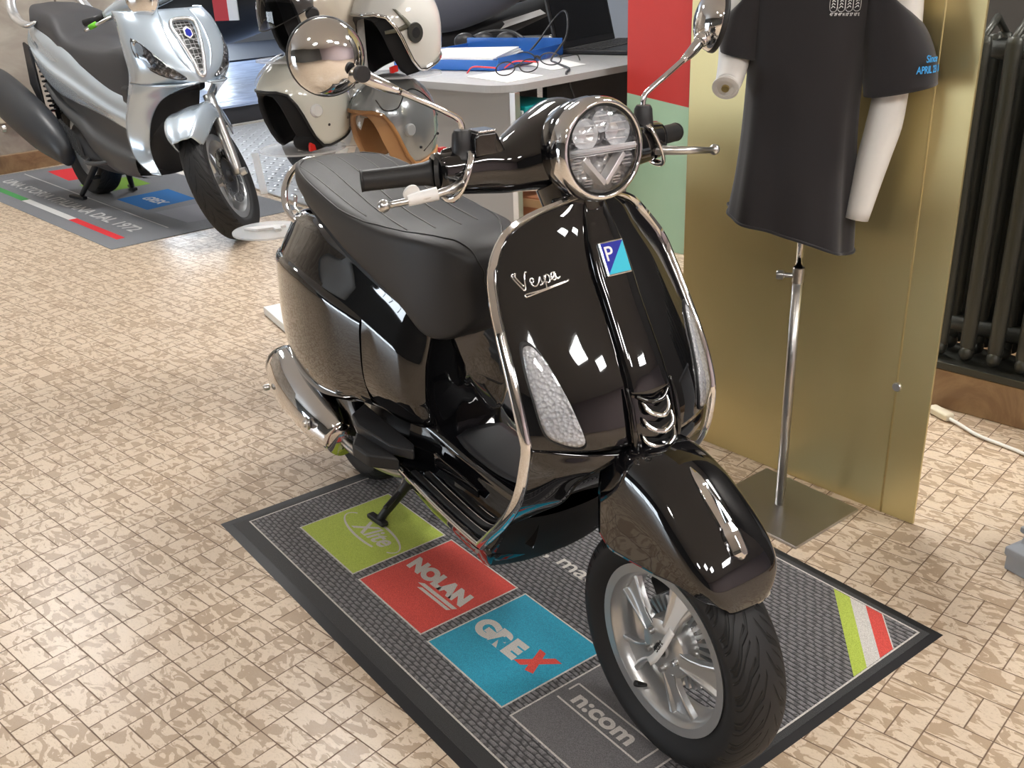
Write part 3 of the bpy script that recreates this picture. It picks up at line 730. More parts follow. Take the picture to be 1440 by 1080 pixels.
mk('engine_case',*loft([[(x_,cy+w*math.cos(a),z_+h*math.sin(a)) for a in np.linspace(0,2*PI,10,endpoint=False)] for x_,cy,w,z_,h in ((-.86,0,.05,.25,.05),(-.95,0,.09,.255,.08),(-1.1,.02,.11,.27,.09),(-1.25,.06,.08,.26,.09),(-1.36,.08,.05,.245,.06))],4,3),M_plas,vespa)
rw=(-1.334,.233)
o=mk('rear_tire',*lathe([tuple(p) for p in cr([(a,b,0) for a,b in tyre_profile(.235,.058,.163)],3)[:,:2]],72,'y'),M_tread,vespa); o.location=(rw[0],0,.235)
o=mk('rear_rim',*lathe([(.05,-.03),(.06,-.02),(.14,-.01),(.163,-.04),(.163,.04),(.14,.02),(.05,.03)],48,'y'),M_silv,vespa,autos=35); o.location=(rw[0],0,.235)
mk('rear_hugger',*loft([[(rw[0]+r*math.cos(a),y,.235+r*math.sin(a)) for r,y in ((.262,-.07),(.268,0),(.262,.07),(.258,0))] for a in [R(d) for d in (60,90,120,150,172)]],4,2),M_plas,vespa)
# centre stand
mk('centre_stand',*join([tube([(-.96,-.03,.20),(-1.00,-.055,.12),(-1.045,-.105,.032),(-1.055,-.112,.012)],[.016,.014,.012,.012],10),tube([(-.96,.03,.20),(-1.00,.055,.12),(-1.045,.105,.032),(-1.055,.112,.012)],[.016,.014,.012,.012],10),tube([(-1.0,-.06,.115),(-1.0,.06,.115)],.009,8)]),M_plas,vespa)
for sg in (-1,1): mk('stand_foot',*box((-1.062,sg*.118,.0105),(.075,.022,.013),R(-8*sg)),M_rub,vespa,smooth=False,bevel=.004)
mk('stand_pedal',*tube([(-1.01,-.06,.11),(-1.0,-.10,.09),(-.985,-.125,.085)],.007,8),M_plas,vespa)
mk('stand_spring',*tube([( -.98+.0*k-.06*k/60, -.045+.007*math.cos(k*.9), .19-.09*k/60+.007*math.sin(k*.9)) for k in range(60)],.0016,6,1,smoothp=False),M_chr2,vespa)
# ---------------------------------------------------------------- floor
def floor_mat():
    m=mat('basketweave_tile',(.7,.6,.5),.3); t=NT(m); X,Y,Z=t.xyz(t.obj()); Mz=.110
    gx=t.math('DIVIDE',X,Mz); gy=t.math('DIVIDE',Y,Mz)
    fx=t.math('FLOOR',gx); fy=t.math('FLOOR',gy)
    u=t.math('FRACT',gx); v=t.math('FRACT',gy)
    par=t.math('FLOORED_MODULO',t.math('ADD',fx,fy),2.0)
    eu=t.math('MINIMUM',u,t.math('SUBTRACT',1,u)); ev=t.math('MINIMUM',v,t.math('SUBTRACT',1,v))
    mu=t.math('ABSOLUTE',t.math('SUBTRACT',u,.5)); mv=t.math('ABSOLUTE',t.math('SUBTRACT',v,.5))
    mid=t.math('ADD',t.math('MULTIPLY',par,mu),t.math('MULTIPLY',t.math('SUBTRACT',1,par),mv))
    d=t.math('MINIMUM',t.math('MINIMUM',eu,ev),mid)
    nz=t.noise(t.obj(),14,2)
    wgr=t.math('MULTIPLY',t.math('ADD',nz,.35),.021)
    grout=t.math('SUBTRACT',1,t.math('MULTIPLY',t.step(t.math('DIVIDE',d,wgr),.35,1.0),1))
    half=t.math('ADD',t.math('MULTIPLY',par,t.math('GREATER_THAN',u,.5)),t.math('MULTIPLY',t.math('SUBTRACT',1,par),t.math('GREATER_THAN',v,.5)))
    # per-brick offset of the marbling
    cmb=t.n('ShaderNodeCombineXYZ'); t.l(t.math('MULTIPLY',fx,3.17),cmb.inputs[0]); t.l(t.math('MULTIPLY',fy,5.31),cmb.inputs[1]); t.l(t.math('MULTIPLY',half,9.7),cmb.inputs[2])
    va=t.n('ShaderNodeVectorMath',operation='ADD'); t.l(t.obj(),va.inputs[0]); t.l(cmb.outputs[0],va.inputs[1])
    rn=t.n('ShaderNodeMapping'); rn.inputs['Rotation'].default_value=(0,0,.6); rn.inputs['Scale'].default_value=(1,2.0,1); t.l(va.outputs[0],rn.inputs[0])
    n1=t.noise(rn.outputs[0],17,3,.55,1.2); n2=t.noise(rn.outputs[0],55,3,.6,2.0)
    blot=t.step(n1,.50,.54); vein=t.step(n2,.55,.60)
    base=t.mix(t.noise(t.obj(),3,2),(.70,.575,.44),(.64,.53,.41))
    c=t.mix(t.math('MULTIPLY',blot,.80),base,(.37,.26,.165))
    c=t.mix(t.math('MULTIPLY',vein,.38),c,(.47,.36,.25))
    n3=t.step(t.noise(t.obj(),420,2),.3,.7)
    c=t.mix(t.math('MULTIPLY',n3,.10),c,(.35,.27,.2))
    c=t.mix(grout,c,(.16,.10,.065))
    t.l(c,t.b.inputs['Base Color'])
    t.l(t.math('ADD',t.math('MULTIPLY',grout,.3),t.math('ADD',.27,t.math('MULTIPLY',n3,.06))),t.b.inputs['Roughness'])
    h=t.math('ADD',t.math('MULTIPLY',t.math('SUBTRACT',1,grout),1.0),t.math('MULTIPLY',t.noise(rn.outputs[0],26,3),.35))
    t.bump(h,.35,.0016)
    return m
M_floor=floor_mat()
o=mk('floor',*box((-4,4,-.05),(26,26,.1)),M_floor,None,smooth=False)
# keep the tile lattice in world space
tag(o,kind='structure')

# ---------------------------------------------------------------- logo mat under the scooter
def carpet(name,base,light,rib=None,sc=1):
    m=mat(name,base,.95,sheen=.3); t=NT(m); ob=t.obj()
    n=t.noise(ob,650,2); c=t.mix(t.step(n,.35,.65),base,light)
    if rib:
        X,Y,Z=t.xyz(ob)
        wob=t.math('MULTIPLY',t.noise(ob,45,3),1.3)
        row=t.math('ADD',t.math('MULTIPLY',X if rib=='x' else Y,1/.0115),t.math('MULTIPLY',wob,.35))
        al=t.math('ADD',t.math('MULTIPLY',Y if rib=='x' else X,1/.024),t.math('MULTIPLY',t.math('FLOOR',row),.37))
        a=t.math('ABSOLUTE',t.math('SUBTRACT',t.math('FRACT',row),.5)); b=t.math('ABSOLUTE',t.math('SUBTRACT',t.math('FRACT',t.math('ADD',al,wob)),.5))
        hgt=t.math('MULTIPLY',t.step(a,.5,.18),t.math('ADD',.35,t.math('MULTIPLY',t.step(b,.5,.12),.65)))
        c=t.mix(hgt,(.010,.010,.012),c)
        t.bump(t.math('ADD',hgt,t.math('MULTIPLY',n,.25)),1.0,.004)
    else: t.bump(n,.6,.0015)
    t.l(c,t.b.inputs['Base Color']); return m
M_rib=carpet('ribbed_grey_carpet',(.085,.08,.085),(.27,.26,.27),'y')
M_edge=mat('mat_rubber_edge',(.018,.018,.020),.5)
M_edgc=carpet('black_carpet_band',(.010,.010,.011),(.035,.035,.036))
M_gr=carpet('green_carpet',(.32,.42,.03),(.52,.63,.08)); M_rd=carpet('red_carpet',(.50,.025,.015),(.75,.07,.045))
M_bu=carpet('blue_carpet',(.0,.22,.36),(.01,.40,.58)); M_gy=carpet('grey_carpet',(.085,.08,.085),(.17,.165,.17)); M_wt=carpet('white_carpet',(.45,.42,.39),(.72,.69,.65))
M_rdx=carpet('letter_red_carpet',(.55,.03,.02),(.8,.08,.05))
MA=R(-10.5)
lm=thing('logo_mat','dark grey ribbed floor mat with green, red and blue logo squares under the black scooter','mat',(-.090,.613,0),MA); lm.scale=(1,1,.4)
SQ={}
Lm,Wm=1.4965,1.035
def flat(name,u0,v0,u1,v1,z0,z1,m,par,bev=0): return mk(name,*box(((u0+u1)/2,(v0+v1)/2,(z0+z1)/2),(u1-u0,v1-v0,z1-z0)),m,par,smooth=False,bevel=bev)
V=[(0,0,0),(Lm,0,0),(Lm,Wm,0),(0,Wm,0),(.024,.024,.0035),(Lm-.024,.024,.0035),(Lm-.024,Wm-.024,.0035),(.024,Wm-.024,.0035),]
mk('rubber_border',V,[(0,1,5,4),(1,2,6,5),(2,3,7,6),(3,0,4,7),(4,5,6,7),(0,3,2,1)],M_edge,lm,smooth=False)
flat('black_band',.026,.026,Lm-.020,Wm-.020,.0036,.0046,M_edgc,lm)
flat('ribbed_field',.045,.068,1.458,.998,.0046,.0062,M_rib,lm)
zt=.0064
def poly(name,P,m,par,z=zt,h=.0008): return mk(name,*prism(P,z,z+h),m,par,smooth=False)
def rectP(u0,v0,u1,v1): return [(u0,v0),(u1,v0),(u1,v1),(u0,v1)]
for nm,u0,v0,u1,v1,m in (('green_square',.165,.160,.447,.430,M_gr),('red_square',.482,.160,.757,.430,M_rd),('blue_square',.793,.158,1.062,.430,M_bu),('grey_square',1.096,.158,1.375,.428,M_gy)):
    poly('pale_outline',rectP(u0-.004,v0-.004,u1+.004,v1+.004),M_wt,lm,zt-.0003)
    SQ[nm]=poly(nm,rectP(u0,v0,u1,v1),m,lm,zt)
poly('field_outline',rectP(.042,.064,1.461,.068),M_wt,lm,.0060); poly('field_outline',rectP(.042,.998,1.461,1.002),M_wt,lm,.0060)
poly('field_outline',rectP(.042,.064,.046,1.002),M_wt,lm,.0060); poly('field_outline',rectP(1.457,.064,1.461,1.002),M_wt,lm,.0060)
zl=.0074
def TM(u,v,rot=0,z=zl): return Matrix.Translation((u,v,z))@Matrix.Rotation(rot,4,'Z')
text('green_square_lettering','Xlite',.070,M_wt,SQ['green_square'],TM(.250,.268,R(2)),.0003,.0016,.25,fitw=.150)
# oval swoosh around the letters
for a0,a1 in ((R(150),R(300)),(R(-30),R(125))):
    P=[(.310+.128*math.cos(a)*1.0,.292+.040*math.sin(a)) for a in np.linspace(a0,a1,24)]
    mk('logo_swoosh',*ribbon([(p[0],p[1],zl) for p in P],[(.004*math.cos(a),.007*math.sin(a),0) for a in np.linspace(a0,a1,24)],[(0,0,.0006)]*24),M_wt,lm,smooth=False)
text('red_square_lettering','NOLAN',.058,M_wt,SQ['red_square'],TM(.503,.283,R(1)),.0003,.0042,-.18,fitw=.240)
poly('lettering_underline',[(.585,.262),(.600,.272),(.735,.274),(.728,.264)],M_wt,lm,zl-.0003); poly('lettering_underline',[(.600,.250),(.610,.258),(.728,.260),(.722,.252)],M_wt,lm,zl-.0003)
text('blue_square_lettering','GRE',.070,M_wt,SQ['blue_square'],TM(.812,.262,R(1)),.0003,.0048,-.12,fitw=.155)
poly('letter_x',[(.962,.265),(.985,.265),(1.040,.335),(1.018,.335)],M_rdx,lm,zl-.0003); poly('letter_x',[(.972,.330),(.992,.330),(1.025,.268),(1.004,.262)],M_rdx,lm,zl-.0001)
text('grey_square_lettering','n:com',.055,M_wt,SQ['grey_square'],TM(1.135,.276,R(0)),.0003,.0018,0,fitw=.165)
for P in ([(1.110,.264),(1.345,.262)],[(1.110,.322),(1.345,.320)]): poly('lettering_frame',[(P[0][0],P[0][1]-.002),(P[1][0],P[1][1]-.002),(P[1][0],P[1][1]+.002),(P[0][0],P[0][1]+.002)],M_wt,lm,zl-.0003)
poly('lettering_frame',rectP(1.343,.262,1.347,.322),M_wt,lm,zl-.0003); poly('lettering_frame',rectP(1.108,.295,1.112,.322),M_wt,lm,zl-.0003)
text('slogan_lettering',', mad',.062,M_wt,lm,TM(.690,.570),.0003,.0006,0,fitw=.180)
poly('green_stripe',[(1.242,.996),(1.286,.996),(1.456,.815),(1.456,.770)],M_gr,lm); poly('pale_stripe',[(1.286,.996),(1.328,.996),(1.456,.862),(1.456,.815)],M_wt,lm); poly('red_stripe',[(1.328,.996),(1.370,.996),(1.456,.908),(1.456,.862)],M_rd,lm)
poly('pale_stripe_edge',[(1.370,.996),(1.374,.996),(1.456,.912),(1.456,.908)],M_wt,lm)

# ---------------------------------------------------------------- ceiling, walls, lamps
def plain(name,col,rough=.8): return mat(name,col,rough)
M_ceil=plain('ceiling_paint',(.62,.62,.62)); M_wall=plain('wall_paint',(.50,.47,.43))
tag(mk('ceiling',*box((-2,3,3.25),(22,20,.1)),M_ceil,None,smooth=False),kind='structure')
tag(mk('wall_back',*box((-2,-6,1.6),(22,.1,3.3)),plain('wall_dark',(.10,.10,.095)),None,smooth=False),kind='structure')
tag(mk('wall_right',*box((8.2,3,1.6),(.1,20,3.3)),plain('wall_right_paint',(.56,.47,.49)),None,smooth=False),kind='structure')
M_led=mat('led_panel',(1,1,1),.5,emit=(1.0,.97,.93),estr=30)
def led(cx,cy,sx,sy,label,strn=None):
    t=thing('ceiling_light',label,'light',(cx,cy,3.2),0,'ceiling lights')
    mk('lamp_frame',*box((0,0,-.012),(sx+.05,sy+.05,.024)),M_white,t,smooth=False,bevel=.004)
    mk('diffuser',*box((0,0,-.027),(sx,sy,.006)),strn or M_led,t,smooth=False)
sc.world=bpy.data.worlds.new('world'); sc.world.use_nodes=True
sc.world.node_tree.nodes['Background'].inputs[0].default_value=(.75,.82,1,1); sc.world.node_tree.nodes['Background'].inputs[1].default_value=.4
M_led2=mat('led_panel_bright',(1,1,1),.5,emit=(1.0,.98,.95),estr=46)
for (a,b,lab) in ((4.4,-.8,'square white ceiling panel behind the camera, nearest the scooter'),(5.3,.15,'square white ceiling panel right of the nearest one'),(6.0,2.2,'square white ceiling panel above the far right of the room'),(-1.8,2.3,'square white ceiling panel above the helmet stand'),(2.9,2.7,'square white ceiling panel above the radiator and mannequin'),(3.3,-2.8,'square white ceiling panel farthest behind the camera'),(-4.4,1.6,'square white ceiling panel above the silver scooter'),(-4.6,5.0,'square white ceiling panel above the tread plate'),(.2,3.0,'square white ceiling panel above the red and green board')):
    led(a,b,.6,.6,lab,M_led2)  # fill panels are unseen extras that brighten the room; others match highlights
rl=thing('ceiling_light','round white spotlight in the ceiling to the right of the scooter','light',(1.31,-1.77,3.2))
mk('spot_ring',*lathe([(.0,-.04),(.14,-.04),(.16,-.03),(.165,0)],32,'z'),M_white,rl)
mk('diffuser',*lathe([(.0,-.045),(.12,-.045),(.12,-.041),(0,-.041)],32,'z'),mat('spot_glow',(1,1,1),.5,emit=(1,.95,.88),estr=150),rl)
M_day=mat('daylight_glass',(1,1,1),.4,emit=(.80,.90,1.0),estr=9.0)
for n,(cx,cy,sx,sy) in enumerate((( -5.7,-5.9,4.4,.02),(-12.9,5.2,.02,7.5))):  # first pane added unseen to light brass and left floor; second is far daylight
    w=tag(mk('window_%d'%(n+1),*box((cx,cy,.72 if n==0 else 1.65),(sx,sy,1.2 if n==0 else 2.5)),M_day,None,smooth=False),kind='structure')
    for k in range(5):
        f=-.5+k/4
        mk('window_frame',*box((cx+sx*f if sx>1 else cx,cy+sy*f if sy>1 else cy,.65 if n==0 else 1.65),(.07,.07,1.1 if n==0 else 2.6)),mat('dark_window_frame',(.03,.03,.03),.4),w,smooth=False)
tag(mk('wall_far',*box((-13.0,3,1.6),(.1,20,3.3)),mat('far_wall_paint',(.3,.31,.33),.8),None,smooth=False),kind='structure')
tag(mk('wall_front',*box((-2,12.5,1.6),(22,.1,3.3)),mat('front_wall_paint',(.32,.32,.33),.8),None,smooth=False),kind='structure')
# ---------------------------------------------------------------- left wall, platform, plates
def stone_mat():
    m=mat('stone_cladding',(.36,.33,.29),.55); t=NT(m); n=t.noise(t.obj(),2.2,5,.55,1.5)
    X,Y,Z=t.xyz(t.obj())
    c=t.mix(t.step(n,.3,.7),(.46,.42,.36),(.30,.26,.22))
    j=t.math('FRACT',t.math('MULTIPLY',Y,1.45)); c=t.mix(t.math('LESS_THAN',t.math('ABSOLUTE',t.math('SUBTRACT',j,.5)),.012),c,(.10,.08,.06))
    t.l(c,t.b.inputs['Base Color']); t.bump(n,.25,.01); return m
def marble(name,a,b,s=3,r=.3):
    m=mat(name,a,r); t=NT(m); n=t.noise(t.obj(),s,5,.6,2); t.l(t.mix(t.step(n,.35,.65),a,b),t.b.inputs['Base Color']); return m
tag(mk('wall_left',*box((-6.0,0.2,1.5),(.3,6.9,3.2)),stone_mat(),None,smooth=False,bevel=.01),kind='structure')
M_plinth=marble('brown_plinth_stone',(.34,.22,.12),(.22,.13,.07),4)
tag(mk('baseboard_left',*box((-5.82,0.2,.065),(.06,6.9,.13)),M_plinth,None,smooth=False,bevel=.004),kind='structure')
M_cream=mat('cream_plastic',(.72,.66,.52),.4)
sk=thing('wall_socket','cream wall socket with a round plug on the stone wall behind the silver scooter','socket',(-5.845,2.55,.42))
mk('socket_box',*box((.02,0,0),(.05,.13,.12)),M_cream,sk,smooth=False,bevel=.008)
mk('plug',*lathe([(0,.075),(.03,.075),(.034,.06),(.034,.04),(0,.04)],20,'x'),M_white,sk,autos=40)
def checker_mat():
    m=mat('checker_plate',(.78,.80,.82),.30,.5); t=NT(m); X,Y,Z=t.xyz(t.obj())
    s=.115
    gx=t.math('DIVIDE',t.math('ADD',X,Y),s); gy=t.math('DIVIDE',t.math('SUBTRACT',X,Y),s)
    par=t.math('FLOORED_MODULO',t.math('ADD',t.math('FLOOR',gx),t.math('FLOOR',gy)),2.0)
    u=t.math('SUBTRACT',t.math('FRACT',gx),.5); v=t.math('SUBTRACT',t.math('FRACT',gy),.5)
    a=t.math('ADD',t.math('MULTIPLY',par,u),t.math('MULTIPLY',t.math('SUBTRACT',1,par),v)); b=t.math('ADD',t.math('MULTIPLY',par,v),t.math('MULTIPLY',t.math('SUBTRACT',1,par),u))
    d=t.math('SQRT',t.math('ADD',t.math('POWER',t.math('DIVIDE',a,.46),2),t.math('POWER',t.math('DIVIDE',b,.2),2)))
    h=t.math('SUBTRACT',1,t.step(d,.3,1.0)); t.bump(h,1.0,.018); return m
M_chk=checker_mat()
cp=thing('checker_plate','shiny aluminium tread plate lying on the floor beyond the helmet stand','metal plate',(0,0,0))
mk('plate',*prism([(-6.15,3.47),(-4.05,3.27),(-3.25,3.13),(-2.92,3.09),(-2.95,6.1),(-6.15,6.1)],.001,.007),M_chk,cp,smooth=False)
mk('plate_edge',*tube([(-4.05,3.262,.008),(-3.25,3.122,.008),(-2.92,3.082,.008)],.007,8),M_chr2,cp)
def blueplat():
    m=mat('blue_grey_vinyl_floor',(.36,.43,.58),.28); t=NT(m)
    mp=t.n('ShaderNodeMapping'); mp.inputs['Scale'].default_value=(1,.35,1); t.l(t.obj(),mp.inputs[0])
    n=t.noise(mp.outputs[0],5,3,.5,1.5); t.l(t.mix(t.step(n,.4,.6),(.46,.56,.78),(.30,.38,.58)),t.b.inputs['Base Color']); t.bump(n,.5,.03); return m
pf=thing('floor_platform','raised platform with blue-grey vinyl top and dark front edge at the far left','platform',(0,0,0))
mk('platform_top',*box((-9.3,7.2,.17),(6.1,7.9,.02)),blueplat(),pf,smooth=False)
mk('platform_front',*box((-9.3,7.2,.08),(6.06,7.86,.16)),mat('dark_platform_edge',(.035,.036,.042),.4),pf,smooth=False)
mk('edge_strip',*box((-6.22,7.2,.006),(.06,7.86,.012)),mat('pale_edge_strip',(.5,.49,.47),.4),pf,smooth=False)
dk=tag(mk('rubber_runner',*box((-11.3,8.2,.1905),(2.6,5.6,.02)),mat('dark_runner',(.028,.034,.05),.6),None,smooth=False),'dark rubber runner laid across the raised blue platform','runner')
# silver scooter's mat
m2=thing('logo_mat','grey carpet mat lettered with a green, white and red stripe under the silver scooter','mat',(-3.04,1.842,0),0); m2.scale=(1,1,.45)
u2=np.array([-.9965,.0840]); n2=np.array([.0840,.9965])
M_c2=carpet('blue_grey_carpet',(.045,.05,.06),(.24,.25,.28))
def q2(P): return [tuple(a*u2+b*n2) for a,b in P]
def p2(name,P,m,z,h=.001): return mk(name,*prism(q2(P),z,z+h),m,m2,smooth=False)
p2('mat_body',[(0,0),(2.75,0),(2.75,1.20),(0,1.20)],M_c2,0.0005,.006)
z_=.0068
M_g2=mat('flag_green',(.07,.30,.09),.9); M_w2=mat('flag_white',(.62,.62,.62),.9); M_r2=mat('flag_red',(.65,.03,.04),.9); M_b2=mat('patch_blue',(.02,.16,.45),.9); M_gy2=mat('patch_grey',(.30,.30,.33),.9); M_gr2=mat('patch_green',(.2,.38,.05),.9)
p2('flag_green_bar',[(1.69,.105),(2.6,.105),(2.6,.155),(1.69,.155)],M_g2,z_); p2('flag_white_bar',[(.88,.105),(1.69,.105),(1.69,.155),(.88,.155)],M_w2,z_); p2('flag_red_bar',[(.18,.105),(.88,.105),(.88,.155),(.18,.155)],M_r2,z_)
p2('white_line',[(.2,.415),(2.65,.445),(2.65,.455),(.2,.425)],M_w2,z_)
p2('red_patch',[(2.1,.57),(2.6,.60),(2.55,.98),(2.1,.95)],M_r2,z_); p2('green_patch',[(1.48,.55),(1.88,.56),(1.88,.93),(1.50,.91)],M_gr2,z_); p2('blue_patch',[(.74,.54),(1.20,.54),(1.23,.91),(.79,.89)],M_b2,z_); p2('grey_patch',[(.22,.55),(.64,.54),(.65,.82),(.20,.80)],M_gy2,z_)
Mx2=Matrix(((-u2[0],n2[0],0,0),(-u2[1],n2[1],0,0),(0,0,1,0),(0,0,0,1)))
b0=np.array([2.50,.235]); Mx2.translation=Vector((*(b0[0]*u2+b0[1]*n2),z_+.001))
text('mat_lettering','UNA STORIA ITALIANA DAL 1972',.12,M_w2,m2,Mx2,.0004,.002,-.1,fitw=2.22)
b0=np.array([1.10,.66]); Mx2.translation=Vector((*(b0[0]*u2+b0[1]*n2),z_+.001))
text('patch_lettering','GREX',.10,M_w2,m2,Mx2,.0004,.004,.2,fitw=.27)

# ---------------------------------------------------------------- silver scooter
def metal_paint(name,col):
    return mat(name,col,.27,.55,coat=1.0)
M_sil=metal_paint('silver_blue_paint',(.55,.64,.73))
M_gp=mat('grey_plastic',(.055,.057,.06),.45); M_gp2=mat('dark_grey_plastic',(.03,.031,.034),.5)
ss_=thing('scooter','silver-blue scooter with dark seat and honeycomb grille parked on the lettered mat','scooter',(-2.66,2.36,.0032),R(-5))
def sk_(name,vf,m,**k): return mk(name,*vf,m,ss_,**k)
rows=[(1.185,[(0,-.30),(.08,-.305),(.16,-.34),(.215,-.40),(.235,-.47),(.235,-.53)]),
 (1.13,[(0,-.235),(.08,-.24),(.15,-.26),(.215,-.31),(.25,-.38),(.25,-.46)]),
 (1.05,[(0,-.165),(.08,-.175),(.15,-.20),(.22,-.25),(.262,-.33),(.262,-.42)]),
 (.97,[(0,-.118),(.08,-.128),(.15,-.15),(.215,-.20),(.265,-.28),(.262,-.40)]),
 (.89,[(0,-.085),(.08,-.095),(.14,-.12),(.205,-.18),(.258,-.27),(.258,-.39)]),
 (.825,[(0,-.075),(.07,-.10),(.13,-.15),(.19,-.21),(.245,-.30),(.250,-.43)])]
ctrl=[[(x_,-y,z+.0*y) for y,x_ in r[::-1]]+[(x_,y,z) for y,x_ in r[1:]] for z,r in rows]
# slight lift of the lower edge away from the beak
V,F,_,_=patch(ctrl,5,4); sk_('front_fairing',(V,F),M_sil,thick=.012,out=(1,0,0))
lg=[[(-.075,.02,.822),(-.10,.13,.818),(-.22,.21,.822),(-.43,.250,.825)],[(-.14,.10,.797),(-.20,.16,.785),(-.32,.225,.775),(-.47,.248,.77)],[(-.27,.158,.737),(-.33,.19,.725),(-.42,.225,.715),(-.53,.242,.705)],[(-.42,.162,.63),(-.46,.19,.62),(-.53,.22,.61),(-.60,.238,.60)],
    [(-.495,.163,.515),(-.52,.185,.508),(-.565,.21,.50),(-.61,.236,.49)],[(-.495,.165,.42),(-.50,.185,.41),(-.52,.208,.403),(-.545,.232,.396)],[(-.35,.195,.335),(-.37,.20,.337),(-.39,.21,.34),(-.41,.222,.345)]]
for sg in (-1,1):
    V,F,_,_=patch([[(a,b*sg,c_) for a,b,c_ in r] for r in lg],5,4); sk_('fairing_leg',(V,F),M_sil,thick=.01,out=(1,0,0))
# dark inner wheel well
ctrl=[[(-.42,-.15,.80),(-.45,0,.83),(-.42,.15,.80)],[(-.50,-.16,.65),(-.55,0,.66),(-.50,.16,.65)],[(-.57,-.16,.48),(-.62,0,.48),(-.57,.16,.48)],[(-.60,-.17,.36),(-.64,0,.35),(-.60,.17,.36)],[(-.68,-.19,.29),(-.68,0,.27),(-.68,.19,.29)]]
V,F,_,_=patch(ctrl,4,4); sk_('inner_panel',(V,F),M_gp2)
sk_('radiator_cowl',box((-.64,0,.56),(.10,.40,.46)),M_gp2,smooth=False,bevel=.02)
sk_('upper_inner_panel',box((-.50,0,.94),(.12,.40,.40)),M_gp2,smooth=False,bevel=.03)
def fsx(y,z):
    zs=[r[0] for r in rows][::-1]; 
    xs=[np.interp(abs(y),[p[0] for p in r[1][:5]],[p[1] for p in r[1][:5]]) for r in rows][::-1]
    return float(np.interp(z,zs,xs))
def shp(name,ol,m,offs,sg=1):
    olc=cr([(a,b,0) for a,b in ol],3,True); cy=np.mean(olc[:,0]); cz=np.mean(olc[:,1]); V=[];n=len(olc)
    for k_,o_ in offs:
        for p in olc:
            y=cy+(p[0]-cy)*k_; z=cz+(p[1]-cz)*k_; V.append((fsx(y,z)+o_,sg*y,z))
    F=gridf(len(offs),n,False,True); c=len(V); V.append((fsx(cy,cz)+offs[-1][1],sg*cy,cz)); F+=[((len(offs)-1)*n+i,(len(offs)-1)*n+(i+1)%n,c) for i in range(n)]
    return sk_(name,(V,F),m)
M_hl2=mat('headlamp_chrome_facets',(.8,.8,.82),.12,.9); t=NT(M_hl2); v=t.n('ShaderNodeTexVoronoi'); v.inputs['Scale'].default_value=34; t.l(t.obj(),v.inputs['Vector']); t.bump(v.outputs['Distance'],1.0,.06); t.l(t.mix(t.step(v.outputs['Distance'],.25,.6),(.95,.95,.97),(.38,.38,.40)),t.b.inputs['Base Color'])
HLo=[(.245,1.045),(.225,1.02),(.19,.965),(.14,.905),(.09,.862),(.11,.852),(.16,.865),(.205,.89),(.24,.93),(.255,.98)]
for sg in (-1,1):
    shp('headlamp_bezel',HLo,M_plas,[(1.12,-.002),(1.11,.010),(1.0,.012),(.9,.0)],sg)
    _hl=shp('headlamp',HLo,M_hl2,[(1.04,.004),(1.03,.013),(.97,.014),(.9,.011),(.5,.010)],sg)
    shp('headlamp_lens',HLo,M_lens,[(1.0,.015),(.95,.019),(.5,.021)],sg).parent=_hl
GR=[(.0,1.125),(.040,1.120),(.056,1.10),(.050,1.06),(.036,.99),(.021,.92),(.010,.885),(0,.880),(-.010,.885),(-.021,.92),(-.036,.99),(-.050,1.06),(-.056,1.10),(-.040,1.120)]
def hexm():
    m=mat('honeycomb_grille',(.01,.01,.01),.4); t=NT(m); v=t.n('ShaderNodeTexVoronoi',feature='DISTANCE_TO_EDGE'); v.inputs['Scale'].default_value=42; v.inputs['Randomness'].default_value=.15; t.l(t.obj(),v.inputs['Vector'])
    e=t.math('LESS_THAN',v.outputs['Distance'],.05); t.l(t.mix(e,(.005,.005,.005),(.35,.35,.36)),t.b.inputs['Base Color']); return m
shp('grille',[(a*.95,b) for a,b in GR],hexm(),[(1.0,.004),(.5,.006)])
P=[(fsx(a*1.1,b)+.010,a*1.25,b+(.012 if b>1.1 else (-.02 if b<.9 else 0))) for a,b in cr([(a,b,0) for a,b in GR],2,True)[:,:2]]
sk_('grille_frame',tube(P,.011,10,1,closed=True,smoothp=False),mat('pale_satin_frame',(.75,.76,.77),.25,.8))
for sg in (-1,1):
    sk_('hood_ridge',tube([(fsx(y,z)+.001,sg*y,z) for y,z in ((.085,1.18),(.105,1.10),(.10,1.0),(.07,.92),(.03,.85))],[.003,.009,.010,.008,.003],10,6),M_sil)
hx=[(.026*math.cos(R(30+60*k)),.030*math.sin(R(30+60*k))) for k in range(6)]
sk_('badge',prism(hx,0,.010,lambda a,b,c_:(fsx(0,1.07)+.010+c_-b*.5,a,1.07+b)),M_white,smooth=False,bevel=.002)
hx=[(a*.72,b*.72) for a,b in hx]
sk_('badge_centre',prism(hx,.0101,.012,lambda a,b,c_:(fsx(0,1.07)+.010+c_-b*.5,a,1.07+b)),M_bl,smooth=False)
